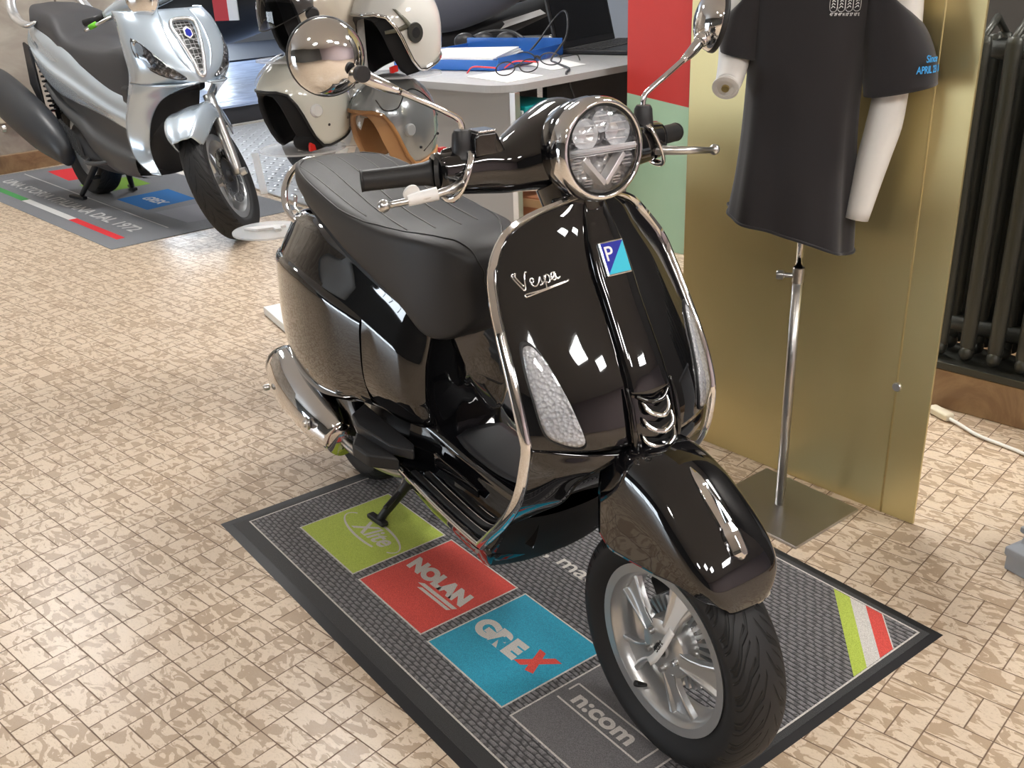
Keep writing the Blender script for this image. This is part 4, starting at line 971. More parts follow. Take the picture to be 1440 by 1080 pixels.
# turned front wheel assembly
pv=Vector((-.045,.0,.3245)); TR=Matrix.Translation(pv)@Matrix.Rotation(R(-46),4,Vector((-math.sin(R(25)),0,math.cos(R(25)))))@Matrix.Translation((0,0,-.335))
M_tr2=tread_mat('big_scooter_tyre',.335,n=22)
def tw(name,vf,m,**k):
    o=mk(name,*vf,m,ss_,**k); return o
def tloc(o,z=.335): o.matrix_local=TR@Matrix.Translation((0,0,z)); return o
tloc(tw('front_tire',lathe([tuple(p) for p in cr([(a,b,0) for a,b in tyre_profile(.335,.066,.235)],3)[:,:2]],72,'y'),M_tr2))
tloc(tw('front_rim',lathe([(.2,-.045),(.235,-.045),(.225,-.03),(.205,-.01),(.205,.01),(.225,.03),(.235,.045),(.2,.045),(.19,.02),(.19,-.02),(.2,-.045)],60,'y'),M_silv,autos=40))
tloc(tw('wheel_spokes',join([xf(box((.12,0,0),(.17,.024,.045)),Matrix.Rotation(-R(72*k+10),4,'Y')) for k in range(5)]+[lathe([(0,-.04),(.05,-.04),(.055,.04),(0,.04)],24,'y')]),M_silv,smooth=False,bevel=.005))
tloc(tw('brake_disc',join([ring_arc(.10,.15,R(20*k),R(20*k+15),.052,.058,3) for k in range(18)]+[ring_arc(.10,.115,0,2*PI,.052,.058,30)]),M_disc,smooth=False))
tloc(tw('brake_hub',lathe([(0,.07),(.03,.07),(.035,.05),(.1,.05),(.1,.045),(0,.045)],24,'y'),M_plas,autos=40))
def turned(P): return [tuple(TR@Vector(p)) for p in P]
for sg in (-1,1):
    tw('fork_leg',tube(turned([(.015,sg*.105,.33),(-.04,sg*.105,.46),(-.14,sg*.105,.74) if sg>0 else (-.08,sg*.105,.57)]),[.026,.030,.030,.03],18,4),mat('fork_silver',(.55,.55,.54),.3,.9))
    tw('axle_nut',xf(lathe([(0,.03),(.018,.03),(.022,.0),(.0,-.02)],14,'y'),TR@Matrix.Translation((.015,sg*.125 if sg>0 else -.155,.335))),M_chr2,autos=40)
tw('brake_caliper',xf(box((0,0,0),(.10,.05,.06)),TR@Matrix.Translation((-.10,.085,.43))),M_plas,smooth=False,bevel=.012)
fr=[]
for a,w in ((50,.060),(62,.100),(80,.122),(100,.128),(122,.122),(150,.095)):
    r=.395; c,s=math.cos(R(a)),math.sin(R(a))
    fr.append(turned([((r-.10)*c,-w*1.0,.335+(r-.10)*s),((r-.05)*c,-w*.99,.335+(r-.05)*s),(r*c*.99,-w*.85,.335+r*s*.99),(r*c,-w*.45,.335+r*s),((r+.006)*c,0,.335+(r+.006)*s),(r*c,w*.45,.335+r*s),(r*c*.99,w*.85,.335+r*s*.99),((r-.05)*c,w*.99,.335+(r-.05)*s),((r-.10)*c,w*1.0,.335+(r-.10)*s)]))
V,F,_,_=patch(fr,5,4); tw('front_fender',(V,F),M_sil,thick=.006)
# handlebar bits that hang into the frame
tw('handlebar_cover',loft([turned([(cx+rx*math.cos(a),y,cz+rz*math.sin(a)) for a in np.linspace(0,2*PI,12,endpoint=False)]) for y,cx,cz,rx,rz in ((-.30,-.42,1.255,.03,.03),(-.2,-.40,1.265,.06,.045),(-.1,-.36,1.27,.10,.06),(0,-.34,1.275,.12,.07),(.1,-.36,1.27,.10,.06),(.2,-.40,1.265,.06,.045),(.30,-.42,1.255,.03,.03))],4,3),M_sil)
for sg in (-1,1):
    tw('handle_grip',tube(turned([(-.43,sg*.30,1.257),(-.46,sg*.44,1.262)]),.019,14,2,smoothp=False),M_rub)
    tw('brake_lever',tube(turned([(-.36,sg*.25,1.245),(-.345,sg*.32,1.24),(-.37,sg*.42,1.232)]),.009,10),M_chr2)
tw('lever_clip',tube(turned([(-.350,-.34,1.242),(-.362,-.385,1.237)]),.014,10,2,smoothp=False),mat('green_clip',(.15,.55,.03),.4))
tw('headlight_chrome',xf(lathe([(.075,.09),(.085,.10),(.078,.11),(.0001,.115)],32,'x'),TR@Matrix.Translation((-.30,0,1.275))),M_chr)
# seat
def ringset(st,prof):
    out=[]
    for b in st:
        h=prof(b); out.append([(b[0],-y,z) for y,z in h]+[(b[0],y,z) for y,z in h[-2:0:-1]])
    return out
def sprof(b):
    x_,zt,zb,w=b; h=zt-zb
    return [(0,zb),(w*.7,zb),(w,zb+.01),(w*1.0,zb+h*.35),(w*.96,zb+h*.7),(w*.82,zt-h*.06),(w*.45,zt),(0,zt+.005)]
st=[(-.585,.88,.64,.13),(-.62,.96,.66,.17),(-.75,.985,.70,.185),(-.95,.975,.77,.195),(-1.2,.985,.86,.202),(-1.42,1.02,.93,.205),(-1.52,1.10,.97,.205),(-1.62,1.15,1.0,.20),(-1.85,1.185,1.05,.19),(-2.0,1.20,1.09,.16),(-2.08,1.19,1.12,.09)]
V,F=loft(ringset(st,sprof),5,3); sk_('seat',(V,F),mat('grey_seat_vinyl',(.045,.044,.047),.6))
# side panels
st=[(-.60,.715,.545,.215),(-.75,.74,.575,.225),(-.90,.775,.605,.230),(-1.1,.845,.635,.235),(-1.31,.93,.66,.238),(-1.6,1.02,.705,.235),(-1.84,1.072,.81,.225),(-1.98,1.09,.90,.20),(-2.10,1.10,1.0,.14)]
for sg in (-1,1):
    c=[]
    for x_,zt,zb,w in st:
        h=zt-zb; c.append([(x_,sg*w*.80,zb-.01),(x_,sg*w*.97,zb),(x_,sg*(w+.004),zb+h*.15),(x_,sg*(w+.012),zb+h*.42),(x_,sg*(w-.012),zb+h*.50),(x_,sg*(w-.012),zb+h*.8),(x_,sg*(w-.035),zt),(x_,sg*w*.72,zt+.005)])
    V,F,_,_=patch(c,5,4); sk_('side_panel',(V,F),M_sil)
    c=[]
    for x_,zt,zb,w in ((-.60,.54,.295,.205),(-.68,.57,.295,.222),(-.90,.62,.30,.232),(-1.15,.65,.37,.232),(-1.33,.675,.48,.228),(-1.60,.72,.58,.220),(-1.80,.80,.70,.21)):
        h=zt-zb; c.append([(x_,sg*w*.7,zb-.015),(x_,sg*w*.98,zb),(x_,sg*(w+.015),zb+h*.25),(x_,sg*(w+.012 if x_>-1.2 else w),zb+h*.42),(x_,sg*(w-.03),zb+h*.5),(x_,sg*(w-.03),zb+h*.8),(x_,sg*(w-.02),zt)])
    V,F,_,_=patch(c,5,4); sk_('lower_side_panel',(V,F),M_gp)
    gh=[(-1.78,sg*.20,1.10),(-1.86,sg*.235,1.085),(-2.02,sg*.24,1.13),(-2.12,sg*.215,1.22),(-2.16,sg*.15,1.29)]
    sk_('grab_handle',tube(gh,[.012,.03,.034,.03,.02],14,6,flat=.7),mat('silver_handle',(.7,.7,.7),.25,.8))
sk_('frame_body',loft([[(x_,w*math.cos(a),cz+h*math.sin(a)) for a in np.linspace(0,2*PI,12,endpoint=False)] for x_,w,cz,h in ((-.58,.18,.5,.2),(-.8,.19,.52,.22),(-1.2,.18,.66,.26),(-1.6,.17,.85,.24),(-1.95,.13,1.0,.12))],4,3),M_gp2)
sk_('engine_case',loft([[(x_,cy+w*math.cos(a),cz+h*math.sin(a)) for a in np.linspace(0,2*PI,12,endpoint=False)] for x_,cy,w,cz,h in ((-1.0,0,.12,.30,.06),(-1.15,-.02,.19,.32,.10),(-1.4,-.03,.22,.38,.14),(-1.6,-.02,.18,.42,.13),(-1.75,0,.1,.42,.08))],4,3),M_gp2)
sk_('engine_fins',join([box((-1.42+.0*k,-.255,.36+.0*k),(.0,0,0)) for k in range(0)]+[xf(box((0,0,0),(.012,.02,.13)),Matrix.Translation((-1.32-.028*k,-.258,.40+.010*k))@Matrix.Rotation(R(-20),4,'Y')) for k in range(9)]),M_gp,smooth=False)
rings=[]
for (x_,y,z),r in zip([(-1.42,-.30,.33),(-1.50,-.31,.39),(-1.70,-.325,.475),(-2.0,-.335,.575),(-2.30,-.34,.665),(-2.44,-.34,.70),(-2.50,-.34,.715)],(.055,.095,.135,.145,.140,.115,.04)):
    rings.append([(x_-.3*r*math.sin(a)*-1,y+r*.75*math.cos(a),z+r*math.sin(a)) for a in np.linspace(0,2*PI,14,endpoint=False)])
V,F=loft(rings,4,3); sk_('muffler',(V,F),mat('muffler_grey',(.035,.038,.043),.42))
sk_('muffler_clamp',lathe([(0,-.475),(.02,-.47),(.024,-.45),(0,-.44)],12,'y',(-2.02,0,.47)),M_chr2,autos=40)
sk_('shock_spring',tube([(-1.78-.08*k/96+.032*math.cos(k*.8)*.9,-.19+.032*math.sin(k*.8),.55+.36*k/96) for k in range(97)],.0075,6,1,smoothp=False),mat('black_spring',(.012,.012,.012),.25))
sk_('shock_body',tube([(-1.75,-.19,.50),(-1.87,-.19,.98)],.017,12,2,smoothp=False),M_plas)
sk_('shock_guard',prism([(-1.93,.62),(-1.86,.58),(-1.90,.95),(-2.0,.98),(-2.02,.72)],-.24,-.22,lambda a,b,c_:(a,c_,b)),M_plas,smooth=False,bevel=.008)
tl=lathe([tuple(p) for p in cr([(a,b,0) for a,b in tyre_profile(.335,.07,.22)],2)[:,:2]],60,'y'); o=sk_('rear_tire',tl,M_tr2); o.location=(-1.82,0,.335)
o=sk_('rear_rim',lathe([(0,-.06),(.06,-.06),(.08,-.02),(.2,-.02),(.225,-.05),(.225,.05),(.2,.02),(.08,.02),(0,.05)],40,'y'),M_silv,autos=35); o.location=(-1.82,0,.335)
sk_('centre_stand',join([tube([(-1.50,sg*.09,.28),(-1.62,sg*.13,.14),(-1.70,sg*.17,.035)],[.022,.02,.016],10) for sg in (-1,1)]+[tube([(-1.6,-.13,.15),(-1.6,.13,.15)],.014,8)]),M_plas)
for sg in (-1,1): sk_('stand_foot',box((-1.735,sg*.185,.018),(.16,.035,.02),R(-12*sg)),M_plas,smooth=False,bevel=.006)
sk_('footrest',tube([(-1.28,-.22,.325),(-1.20,-.275,.32),(-1.05,-.275,.33),(-.98,-.22,.34)],.013,10),M_gp)

# ---------------------------------------------------------------- helmet stand
M_wpaint=mat('white_painted_wood',(.78,.78,.76),.35)
def acr():
    m=mat('clear_acrylic',(.86,.88,.9),.15,alpha=.38); return m
M_acr=acr()
hs=thing('helmet_stand','white A-frame helmet stand with clear acrylic discs behind the black scooter','stand',(0,0,0))
def bar(a,b,w,t_,m,name,par):
    a=Vector(a); b=Vector(b); d=b-a; L=d.length
    Mb=Matrix.Translation((a+b)/2)@d.to_track_quat('Z','Y').to_matrix().to_4x4()
    return mk(name,*xf(box((0,0,0),(w,t_,L)),Mb),m,par,smooth=False,bevel=.004)
bar((-.600,1.66,.98),(-1.20,1.705,.03),.035,.06,M_wpaint,'leg',hs)
bar((-.600,1.68,.98),(-.35,2.25,.03),.035,.06,M_wpaint,'leg',hs)
bar((-.605,1.67,.90),(-.605,1.67,1.62),.045,.03,M_wpaint,'post',hs)
bar((-1.44,1.755,.02),(-.95,1.60,.02),.09,.036,M_wpaint,'foot',hs)
bar((-.62,2.33,.02),(-.10,2.17,.02),.09,.036,M_wpaint,'foot',hs)
def disc(c,r,name='disc'):
    mk(name,*lathe([(0,c[2]-.003),(r,c[2]-.003),(r,c[2]+.003),(0,c[2]+.003)],48,'z',(c[0],c[1],0)),M_acr,hs,autos=40)
D=dict(a=(-.735,1.49,1.100),b=(-.515,1.77,1.036),c=(-.735,1.495,.812),d=(-.545,1.735,.735),e=(-.82,1.374,.540))
for k_,r in (('a',.115),('b',.135),('c',.145),('d',.13),('e',.125)): disc(D[k_],r)
for k_,q in (('a',(-.61,1.66,1.08)),('b',(-.60,1.68,1.016)),('c',(-.66,1.66,.79)),('d',(-.63,1.665,.715)),('e',(-.86,1.68,.52))):
    c=D[k_]; mk('disc_arm',*ribbon([(q[0],q[1],c[2]-.012),(c[0],c[1],c[2]-.007)],[(.03,.02,0)]*2,[(0,0,.006)]*2),M_wpaint,hs,smooth=False)
# small hook plate lying on the lowest disc
c=D['e']; mk('disc_bracket',*prism([(-.085,-.02),(-.02,-.035),(.05,-.03),(.06,-.01),(.04,.0),(.045,.03),(.025,.035),(.015,.005),(-.04,.015)],.0035,.012,lambda a,b,z:(c[0]+a*.6+b*.8,c[1]+a*.8-b*.6,c[2]+z)),M_white,hs,smooth=False,bevel=.002)
mk('disc_strut',*ribbon([(-.86,1.385,.80),(-.85,1.395,.66)],[(.014,.018,0)]*2,[(.003,0,0)]*2),M_acr,hs,smooth=False)

def helmet(name,label,c,az,m_shell,m_lin,s=1.0,tilt=0,visor=None,trim=None,piv=None,low=-.115,extra=None,group='helmets on the acrylic stand'):
    h=thing(name,label,'helmet',c,0,group,rot=(0,0,az))
    A,B,H=.150*s,.126*s,.142*s
    def P(u,v,k=1.0):   # u azimuth (0=front), v polar from crown
        if v<=PI/2: f=math.sin(v); z_=H*k*math.cos(v)
        else:
            t_=(v-PI/2)/R(45); f=1-.17*t_*t_; z_=-H*k*.89*t_
        ca,sa=math.cos(u),math.sin(u)
        x_=A*k*f*math.copysign(abs(ca)**.98,ca); y_=B*k*f*math.copysign(abs(sa)**.98,sa)
        return (x_,y_,z_)
    def vmax(u):
        a=abs((u+PI)%(2*PI)-PI)*180/PI
        return R(np.interp(a,[0,30,46,57,64,71,80,90,120,150,180],[66,67,72,88,108,124,133,135,132,128,126]))
    N=72; NV=22
    def grid(k,vf,n=NV,v0=0.0):
        V=[];
        for j in range(n+1):
            for i in range(N):
                u=2*PI*i/N; vm=vf(u); V.append(P(u,v0+(vm-v0)*j/n if j or v0 else .001,k))
        return V,gridf(n+1,N,False,True)
    Rt=Matrix.Rotation(R(tilt),4,'Y')
    shl=mk('shell',*xf(grid(1.0,vmax),Rt),m_shell,h,thick=.006*s)
    mk('liner',*xf(grid(.935,lambda u:R(np.interp(abs((u+PI)%(2*PI)-PI)*180/PI,[0,22,32,38,43,50,60,80,120,180],[68,72,84,100,118,134,141,140,136,132]))),Rt),m_lin,h,thick=.016*s)
    edge=[P(2*PI*i/N,vmax(2*PI*i/N)) for i in range(N)]
    mk('edge_trim',*xf(tube(edge,(.006 if trim else .004)*s,8,1,closed=True,smoothp=False),Rt),trim or M_rub,shl)
    # cheek pads
    for sg in (-1,1):
        pass
    if piv:
        for sg in (-1,1): mk('visor_pivot',*xf(lathe([(0,.010),(.017,.010),(.021,.006),(.022,-.002),(0,-.004)],24,'y'),Rt@Matrix.Translation((.035*s,sg*.120*s,-.012*s))@Matrix.Rotation(0 if sg>0 else PI,4,'X')),piv,h,autos=40)
    if visor:
        mm,v0,v1,k0=visor; V=[];n1,n2_=30,12
        for j in range(n2_+1):
            for i in range(n1+1):
                u=R(-78+156*i/n1); v=R(v0+(v1-v0)*j/n2_*(.45+.55*math.cos(u*.95)))
                V.append(P(u,v,k0))
        vs=mk('visor',*xf((V,gridf(n2_+1,n1+1)),Rt),mm,h)
        if mm is not M_cvis: mk('visor_edge',*xf(tube(V[-(n1+1):],.0018,6,1,smoothp=False),Rt),M_white if mm is M_cvis else M_plas,vs)
    if extra: extra(h,P,Rt,s)
    return h
M_lin=mat('black_helmet_liner',(.008,.008,.009),.8); M_linb=mat('tan_leather_liner',(.50,.27,.12),.5)
M_hw=mat('glossy_white_shell',(.84,.83,.79),.10,coat=1); M_hg=mat('pale_grey_green_shell',(.72,.72,.65),.14,coat=1); M_hb=mat('beige_shell',(.62,.56,.47),.18,coat=1); M_hs=mat('silver_grey_shell',(.30,.32,.33),.2,.5,coat=1)
M_smoke=thin_glass('smoked_visor',(.42,.43,.47),.8); M_cvis=thin_glass('clear_visor',(.95,.96,.97),.7)
LA=math.atan2(-.788,-.616)   # towards picture left
def ex_white(h,P,Rt,s):
    for sg in (-1,1):
        V=[];
        pts=[(.035,-.012),(.075,.040),(.10,.085)]
        f=lambda x_,z_:(x_*s,sg*(.1245*s*math.sqrt(max(.05,1-(x_/.150)**2-(max(0,z_)/.136)**2))+.005),z_*s)
        mk('visor_arm',*xf(ribbon([f(.035,-.012),f(.05,.012),f(.062,.035),f(.075,.062)],[(.026,0,.006),(.022,0,.005),(.018,0,.004),(.014,0,.004)],[(0,.004,0)]*4),Rt),mat('olive_visor_arm',(.12,.115,.085),.4),h)
        mk('visor_arm_branch',*xf(ribbon([f(.055,.012),f(.085,.005),f(.115,.004)],[(0,0,.016),(0,0,.013),(0,0,.010)],[(0,.004,0)]*3),Rt),mat('olive_visor_arm',(.12,.115,.085),.4),h)
        mk('pivot_ring',*xf(lathe([(.0,.003),(.030,.003),(.032,.0),(.030,-.006),(0,-.006)],28,'y'),Rt@Matrix.Translation((.035*s,sg*.126*s,-.012*s))@Matrix.Rotation(0 if sg>0 else PI,4,'X')),mat('dark_pivot_ring',(.05,.05,.045),.35),h,autos=40)
    mk('strap_buckle',*xf(box((.10*s,.075*s,-.105*s),(.03,.012,.02)),Rt),mat('red_buckle',(.7,.02,.015),.4),h,smooth=False,bevel=.003)
def rivets(h,P,Rt,s,pts=((-.0,-.062),(-.085,-.062))):
    for a,b in pts:
        y=.118*s*math.sqrt(1-(a/.150)**2)+.001
        for sg in (-1,1): mk('rivet',*xf(lathe([(0,.003),(.0045,.003),(.005,0),(0,0)],12,'y'),Rt@Matrix.Translation((a*s,sg*y,b*s))@Matrix.Rotation(0 if sg>0 else PI,4,'X')),M_plas,h,autos=40)
def ex_grey(h,P,Rt,s):
    rivets(h,P,Rt,s)
    mk('strap_buckle',*xf(prism([(-.012,-.014),(.012,-.014),(.010,.004),(.004,.014),(-.010,.004)],-.006,.006,lambda a,b,z:(.07*s+a,.112*s+z,-.112*s+b)),Rt),mat('red_buckle',(.7,.02,.015),.4),h,smooth=False,bevel=.002)
    mk('chin_pad',*xf(sph((.03*s,.07*s,-.10*s),.05*s,16,10,(1.5,.6,.75)),Rt),m_lin_,h)
m_lin_=M_lin
def ex_silver(h,P,Rt,s):
    rivets(h,P,Rt,s,((.0,-.075),(-.10,-.06)))
    for sg in (-1,1):
        Q=[]
        for u,v in ((35,52),(48,66),(66,66),(84,50),(104,48),(122,66),(140,92)):
            q=P(R(u)*sg,R(v),1.004); Q.append(q)
        mk('black_line',*xf(tube(Q,.0022,6,6),Rt),M_dark,h)
        Q=[P(R(u)*sg,R(v),1.004) for u,v in ((95,122),(120,112),(150,104))]
        mk('black_line',*xf(tube(Q,.0022,6,6),Rt),M_dark,h)
sA=1.08
helmet('motorcycle_helmet','beige open-face helmet with a lowered smoked visor on the upper left disc',(-.700,1.560,1.252),LA+R(20),M_hb,M_lin,sA,-4,(M_smoke,48,112,1.06),None,M_plas)
helmet('motorcycle_helmet','glossy white helmet with black visor pivot and olive arm on the upper right disc',(-.525,1.765,1.190),LA+R(38),M_hw,M_lin,sA,8,(M_cvis,20,80,1.05),M_chr,M_plas,extra=ex_white)
helmet('motorcycle_helmet','pale grey-white open-face helmet with white pivot and red buckle, on the lower left disc',(-.725,1.510,.966),LA+R(34),M_hg,M_lin,sA,6,(M_cvis,18,62,1.06),None,M_white,extra=ex_grey)
helmet('motorcycle_helmet','silver-grey helmet with black curved line and tan leather edge, behind the black seat',(-.548,1.742,.886),LA+R(36),M_hs,M_linb,sA,6,(M_cvis,60,88,1.05),mat('tan_trim',(.45,.22,.08),.5),mat('grey_pivot',(.35,.36,.36),.3),extra=ex_silver)

# ---------------------------------------------------------------- scooters in the background
bs=thing('motor_scooter','dark scooter with perforated brake disc standing on the tread plate behind the helmets','scooter',(-3.78,3.78,-.004),R(-60)); bs.scale=(1.2,1.2,1.2)
o=mk('wheel_tire',*lathe([tuple(p) for p in cr([(a,b,0) for a,b in tyre_profile(.33,.065,.22)],2)[:,:2]],60,'y'),M_tr2,bs); o.location=(0,0,.34)
o=mk('wheel_rim',*lathe([(.0,-.05),(.05,-.05),(.06,-.02),(.2,-.02),(.225,-.05),(.225,.05),(.2,.03),(0,.03)],40,'y'),M_silv,bs,autos=35); o.location=(0,0,.34)
def perf():
    m=mat('perforated_metal',(.6,.6,.58),.35,.8); t=NT(m); v=t.n('ShaderNodeTexVoronoi'); v.inputs['Scale'].default_value=34; v.inputs['Randomness'].default_value=0; t.l(t.obj(),v.inputs['Vector'])
    t.l(t.mix(t.math('LESS_THAN',v.outputs['Distance'],.28),(.62,.61,.58),(.02,.02,.02)),t.b.inputs['Base Color']); return m
o=mk('brake_disc',*lathe([(.06,-.085),(.19,-.085),(.19,-.079),(.06,-.079),(.06,-.085)],40,'y'),perf(),bs,autos=35); o.location=(0,0,.34)
mk('fork_leg',*tube([(0,-.11,.34),(-.12,-.11,.85)],.028,14,3),M_plas,bs)
mk('fork_leg',*tube([(0,.11,.34),(-.12,.11,.85)],.028,14,3),M_plas,bs)
mk('front_body',*loft([[(x_,w*math.cos(a),cz+h*math.sin(a)) for a in np.linspace(0,2*PI,12,endpoint=False)] for x_,w,cz,h in ((.02,.10,.78,.05),(-.1,.2,.85,.2),(-.25,.24,.86,.3),(-.42,.2,.8,.3),(-.5,.1,.78,.2))],4,3),M_blk,bs)
gs=thing('motor_scooter','grey-seated dark scooter parked behind the desk with the laptop','scooter',(-2.9,4.55,0),R(0))
g0=np.array([-2.9,4.55,0])
def G(P): return [tuple(np.array(p)-g0) for p in P]
rg=[]
for (x_,y,z),w,h in (((-3.77, 4.66, 1.04),0.150,0.125),((-3.71, 4.83, 1.05),0.200,0.188),((-3.52, 5.04, 1.06),0.213,0.188),((-3.3, 5.29, 1.15),0.200,0.163),((-3.1, 5.54, 1.28),0.150,0.112)):
    rg.append(G([(x_-w*.7*math.cos(a),y+w*.3*math.cos(a),z+h*math.sin(a)) for a in np.linspace(0,2*PI,12,endpoint=False)]))
V,F=loft(rg,4,3); mk('seat',V,F,mat('blue_grey_seat',(.10,.105,.135),.55),gs)
rg=[]
for (x_,y,z),w,h in (((-3.9, 4.7, 0.81),0.125,0.075),((-3.77, 5.01, 0.81),0.200,0.112),((-3.52, 5.39, 0.88),0.200,0.112),((-3.27, 5.76, 1.0),0.150,0.075)):
    rg.append(G([(x_-w*.7*math.cos(a),y+w*.3*math.cos(a),z+h*math.sin(a)) for a in np.linspace(0,2*PI,12,endpoint=False)]))
V,F=loft(rg,4,3); mk('body_panel',V,F,M_gp2,gs)
mk('white_panel',*join([([tuple(np.array(p)-g0) for p in ((-3.59, 5.16, 0.83),(-3.15, 5.56, 0.99),(-3.12, 5.59, 0.96),(-3.52, 5.21, 0.8))],[(0,1,2,3)])]),M_white,gs,smooth=False,thick=.01)
o=mk('rear_tire',*lathe([tuple(p) for p in cr([(a,b,0) for a,b in tyre_profile(.36,.07,.24)],2)[:,:2]],48,'y'),M_tr2,gs); o.matrix_local=Matrix.Translation((-3.65+2.9,5.14-4.55,.36))@Matrix.Rotation(R(60),4,'Z')
mk('frame_column',*tube(G([(-3.65,5.14,.38),(-3.65,5.14,.6),(-3.65,5.14,0.81)]),.09,12),M_gp2,gs)
bt=thing('motor_scooter','black scooter rear end with red and white number tag on the blue platform','scooter',(-7.9,5.85,.18),R(40))
rg=[]
for x_,w,cz,h in ((-.9,.10,.50,.1),(-.7,.34,.66,.36),(-.3,.42,.80,.46),(.2,.42,.85,.40),(.6,.35,.9,.3),(.8,.1,.9,.1)):
    rg.append([(x_,w*math.cos(a),cz+h*math.sin(a)) for a in np.linspace(0,2*PI,14,endpoint=False)])
V,F=loft(rg,4,3); mk('rear_body',V,F,mat('satin_black_body',(.006,.006,.007),.35),bt)
o=mk('rear_tire',*lathe([tuple(p) for p in cr([(a,b,0) for a,b in tyre_profile(.40,.1,.25)],2)[:,:2]],48,'y'),M_tr2,bt); o.location=(-.55,0,.40)
mk('number_tag',*box((.12,-.43,.775),(.15,.03,.22)),mat('red_tag',(.55,.05,.06),.4),bt,smooth=False)
mk('tag_white_half',*box((.245,-.43,.775),(.10,.031,.22)),M_white,bt,smooth=False)

# ---------------------------------------------------------------- desk with its things
M_desk=marble('pale_grey_laminate',(.42,.42,.42),(.36,.36,.37),25,.4); M_dside=mat('grey_desk_panel',(.30,.29,.28),.45); M_dedge=mat('grey_desk_edge',(.33,.33,.33),.35); M_dd=mat('charcoal_panel',(.035,.034,.036),.6)
de=thing('desk','grey desk with rounded corner carrying laptop, papers and blue tray','desk',(0,0,0))
zT=.84
# top: rounded near corner
cor=[(-2.85,2.83),(-1.20,2.86)]+[(-1.20+.14*math.sin(R(a)),3.0-.14*math.cos(R(a))) for a in range(10,91,10)]+[(-1.12,4.9),(-2.85,4.9)]
mk('desk_top',*prism(cor,zT-.032,zT),M_desk,de,smooth=False)
mk('top_edge',*ribbon([(p[0],p[1],zT-.016) for p in cor[:-1]],[(0,0,.0325)]*(len(cor)-1),[(.004,-.004,0)]*(len(cor)-1)),M_dedge,de,smooth=False)
mk('side_panel',*box((-1.85,2.94,.405),(1.55,.03,.81)),M_dside,de,smooth=False)
mk('corner_leg',*box((-1.055,2.925,.405),(.035,.035,.81)),M_chr2,de,smooth=False,bevel=.003)
mk('modesty_panel',*box((-1.30,4.15,.60),(.03,1.45,.42)),M_dd,de,smooth=False)
mk('back_panel',*box((-2.6,3.9,.405),(.03,1.9,.81)),M_dd,de,smooth=False)
mk('lower_shelf',*box((-1.75,3.5,.42),(1.3,.8,.02)),mat('brown_shelf_board',(.33,.13,.06),.5),de,smooth=False)
mk('panel_hole',*lathe([(0,-.002),(.009,-.002),(.009,.0),(0,.0)],14,'y',(-1.42,2.923,.60)),M_dark,de)
M_teal=mat('teal_plastic',(.0,.26,.27),.35); M_fr=mat('frosted_drawer',(.55,.62,.62),.3)
du=thing('drawer_unit','small teal plastic drawer unit with yellow label under the desk','drawer unit',(-1.24,3.16,.431),R(5))
mk('unit_body',*box((0,0,.15),(.30,.30,.30)),M_teal,du,smooth=False,bevel=.006)
for k in range(2):
    o=mk('drawer',*box((.03,-.156,.225-.14*k),(.22,.012,.115)),M_fr,du,smooth=False,bevel=.004)
mk('yellow_label',*box((.055,-.167,.24),(.10,.008,.06)),mat('yellow_label',(.85,.5,.02),.5),du,smooth=False,bevel=.004)
bxb=thing('storage_box','brown board box with black fittings on the floor under the desk','box',(-1.32,3.34,0),R(10))
mk('box_body',*box((0,0,.14),(.50,.5,.28)),mat('brown_board',(.38,.16,.08),.55),bxb,smooth=False,bevel=.004)
mk('box_edge',*box((0,-.252,.25),(.50,.006,.04)),mat('pale_wood',(.55,.36,.2),.5),bxb,smooth=False)
mk('latch',*box((-.12,-.26,.19),(.03,.02,.08)),M_dark,bxb,smooth=False,bevel=.004)
# blue letter tray
M_tray=mat('translucent_blue_plastic',(.05,.20,.62),.12,trans=.45,ior=1.3)
lt=thing('letter_tray','translucent blue letter tray holding papers at the desk corner','letter tray',(-1.92,3.62,zT+.001),R(16))
mk('tray_base',*box((0,0,.006),(.62,.82,.008)),M_tray,lt,smooth=False)
for nm,c_,s_ in (('tray_wall',(0,-.41,.03),(.62,.008,.05)),('tray_wall',(.31,0,.035),(.008,.82,.06)),('tray_wall',(-.31,0,.035),(.008,.82,.06)),('tray_wall',(0,.41,.05),(.62,.008,.09))): mk(nm,*box(c_,s_),M_tray,lt,smooth=False,bevel=.002)
M_paper=mat('white_paper',(.80,.80,.79),.7)
def paper(lbl,P,z,h=.002):
    c0=np.mean(P,axis=0); o=mk('paper_sheet',*prism([tuple(np.array(p)-c0) for p in P],0,h),M_paper,None,smooth=False); o.location=(c0[0],c0[1],z); return tag(o,lbl,'paper',None)
pl=thing('paper_stack','stack of white papers lying in the blue tray','papers',(-1.96,3.52,zT+.0125),R(22))
for k in range(5):
    mk('sheet',*xf(box((0,0,.010*k+.005),(.50,.58,.0085)),Matrix.Rotation(R(-4+3*k),4,'Z')),M_paper,pl,smooth=False)
paper('white sheet of paper under the red glasses at the desk corner',[(-1.50,3.07),(-1.15,2.98),(-1.17,3.26),(-1.52,3.38)],zT+.001)
paper('large white paper under the black glasses beside the laptop',[(-1.86,3.76),(-1.78,4.02),(-1.29,3.75),(-1.29,3.47)],zT+.001)
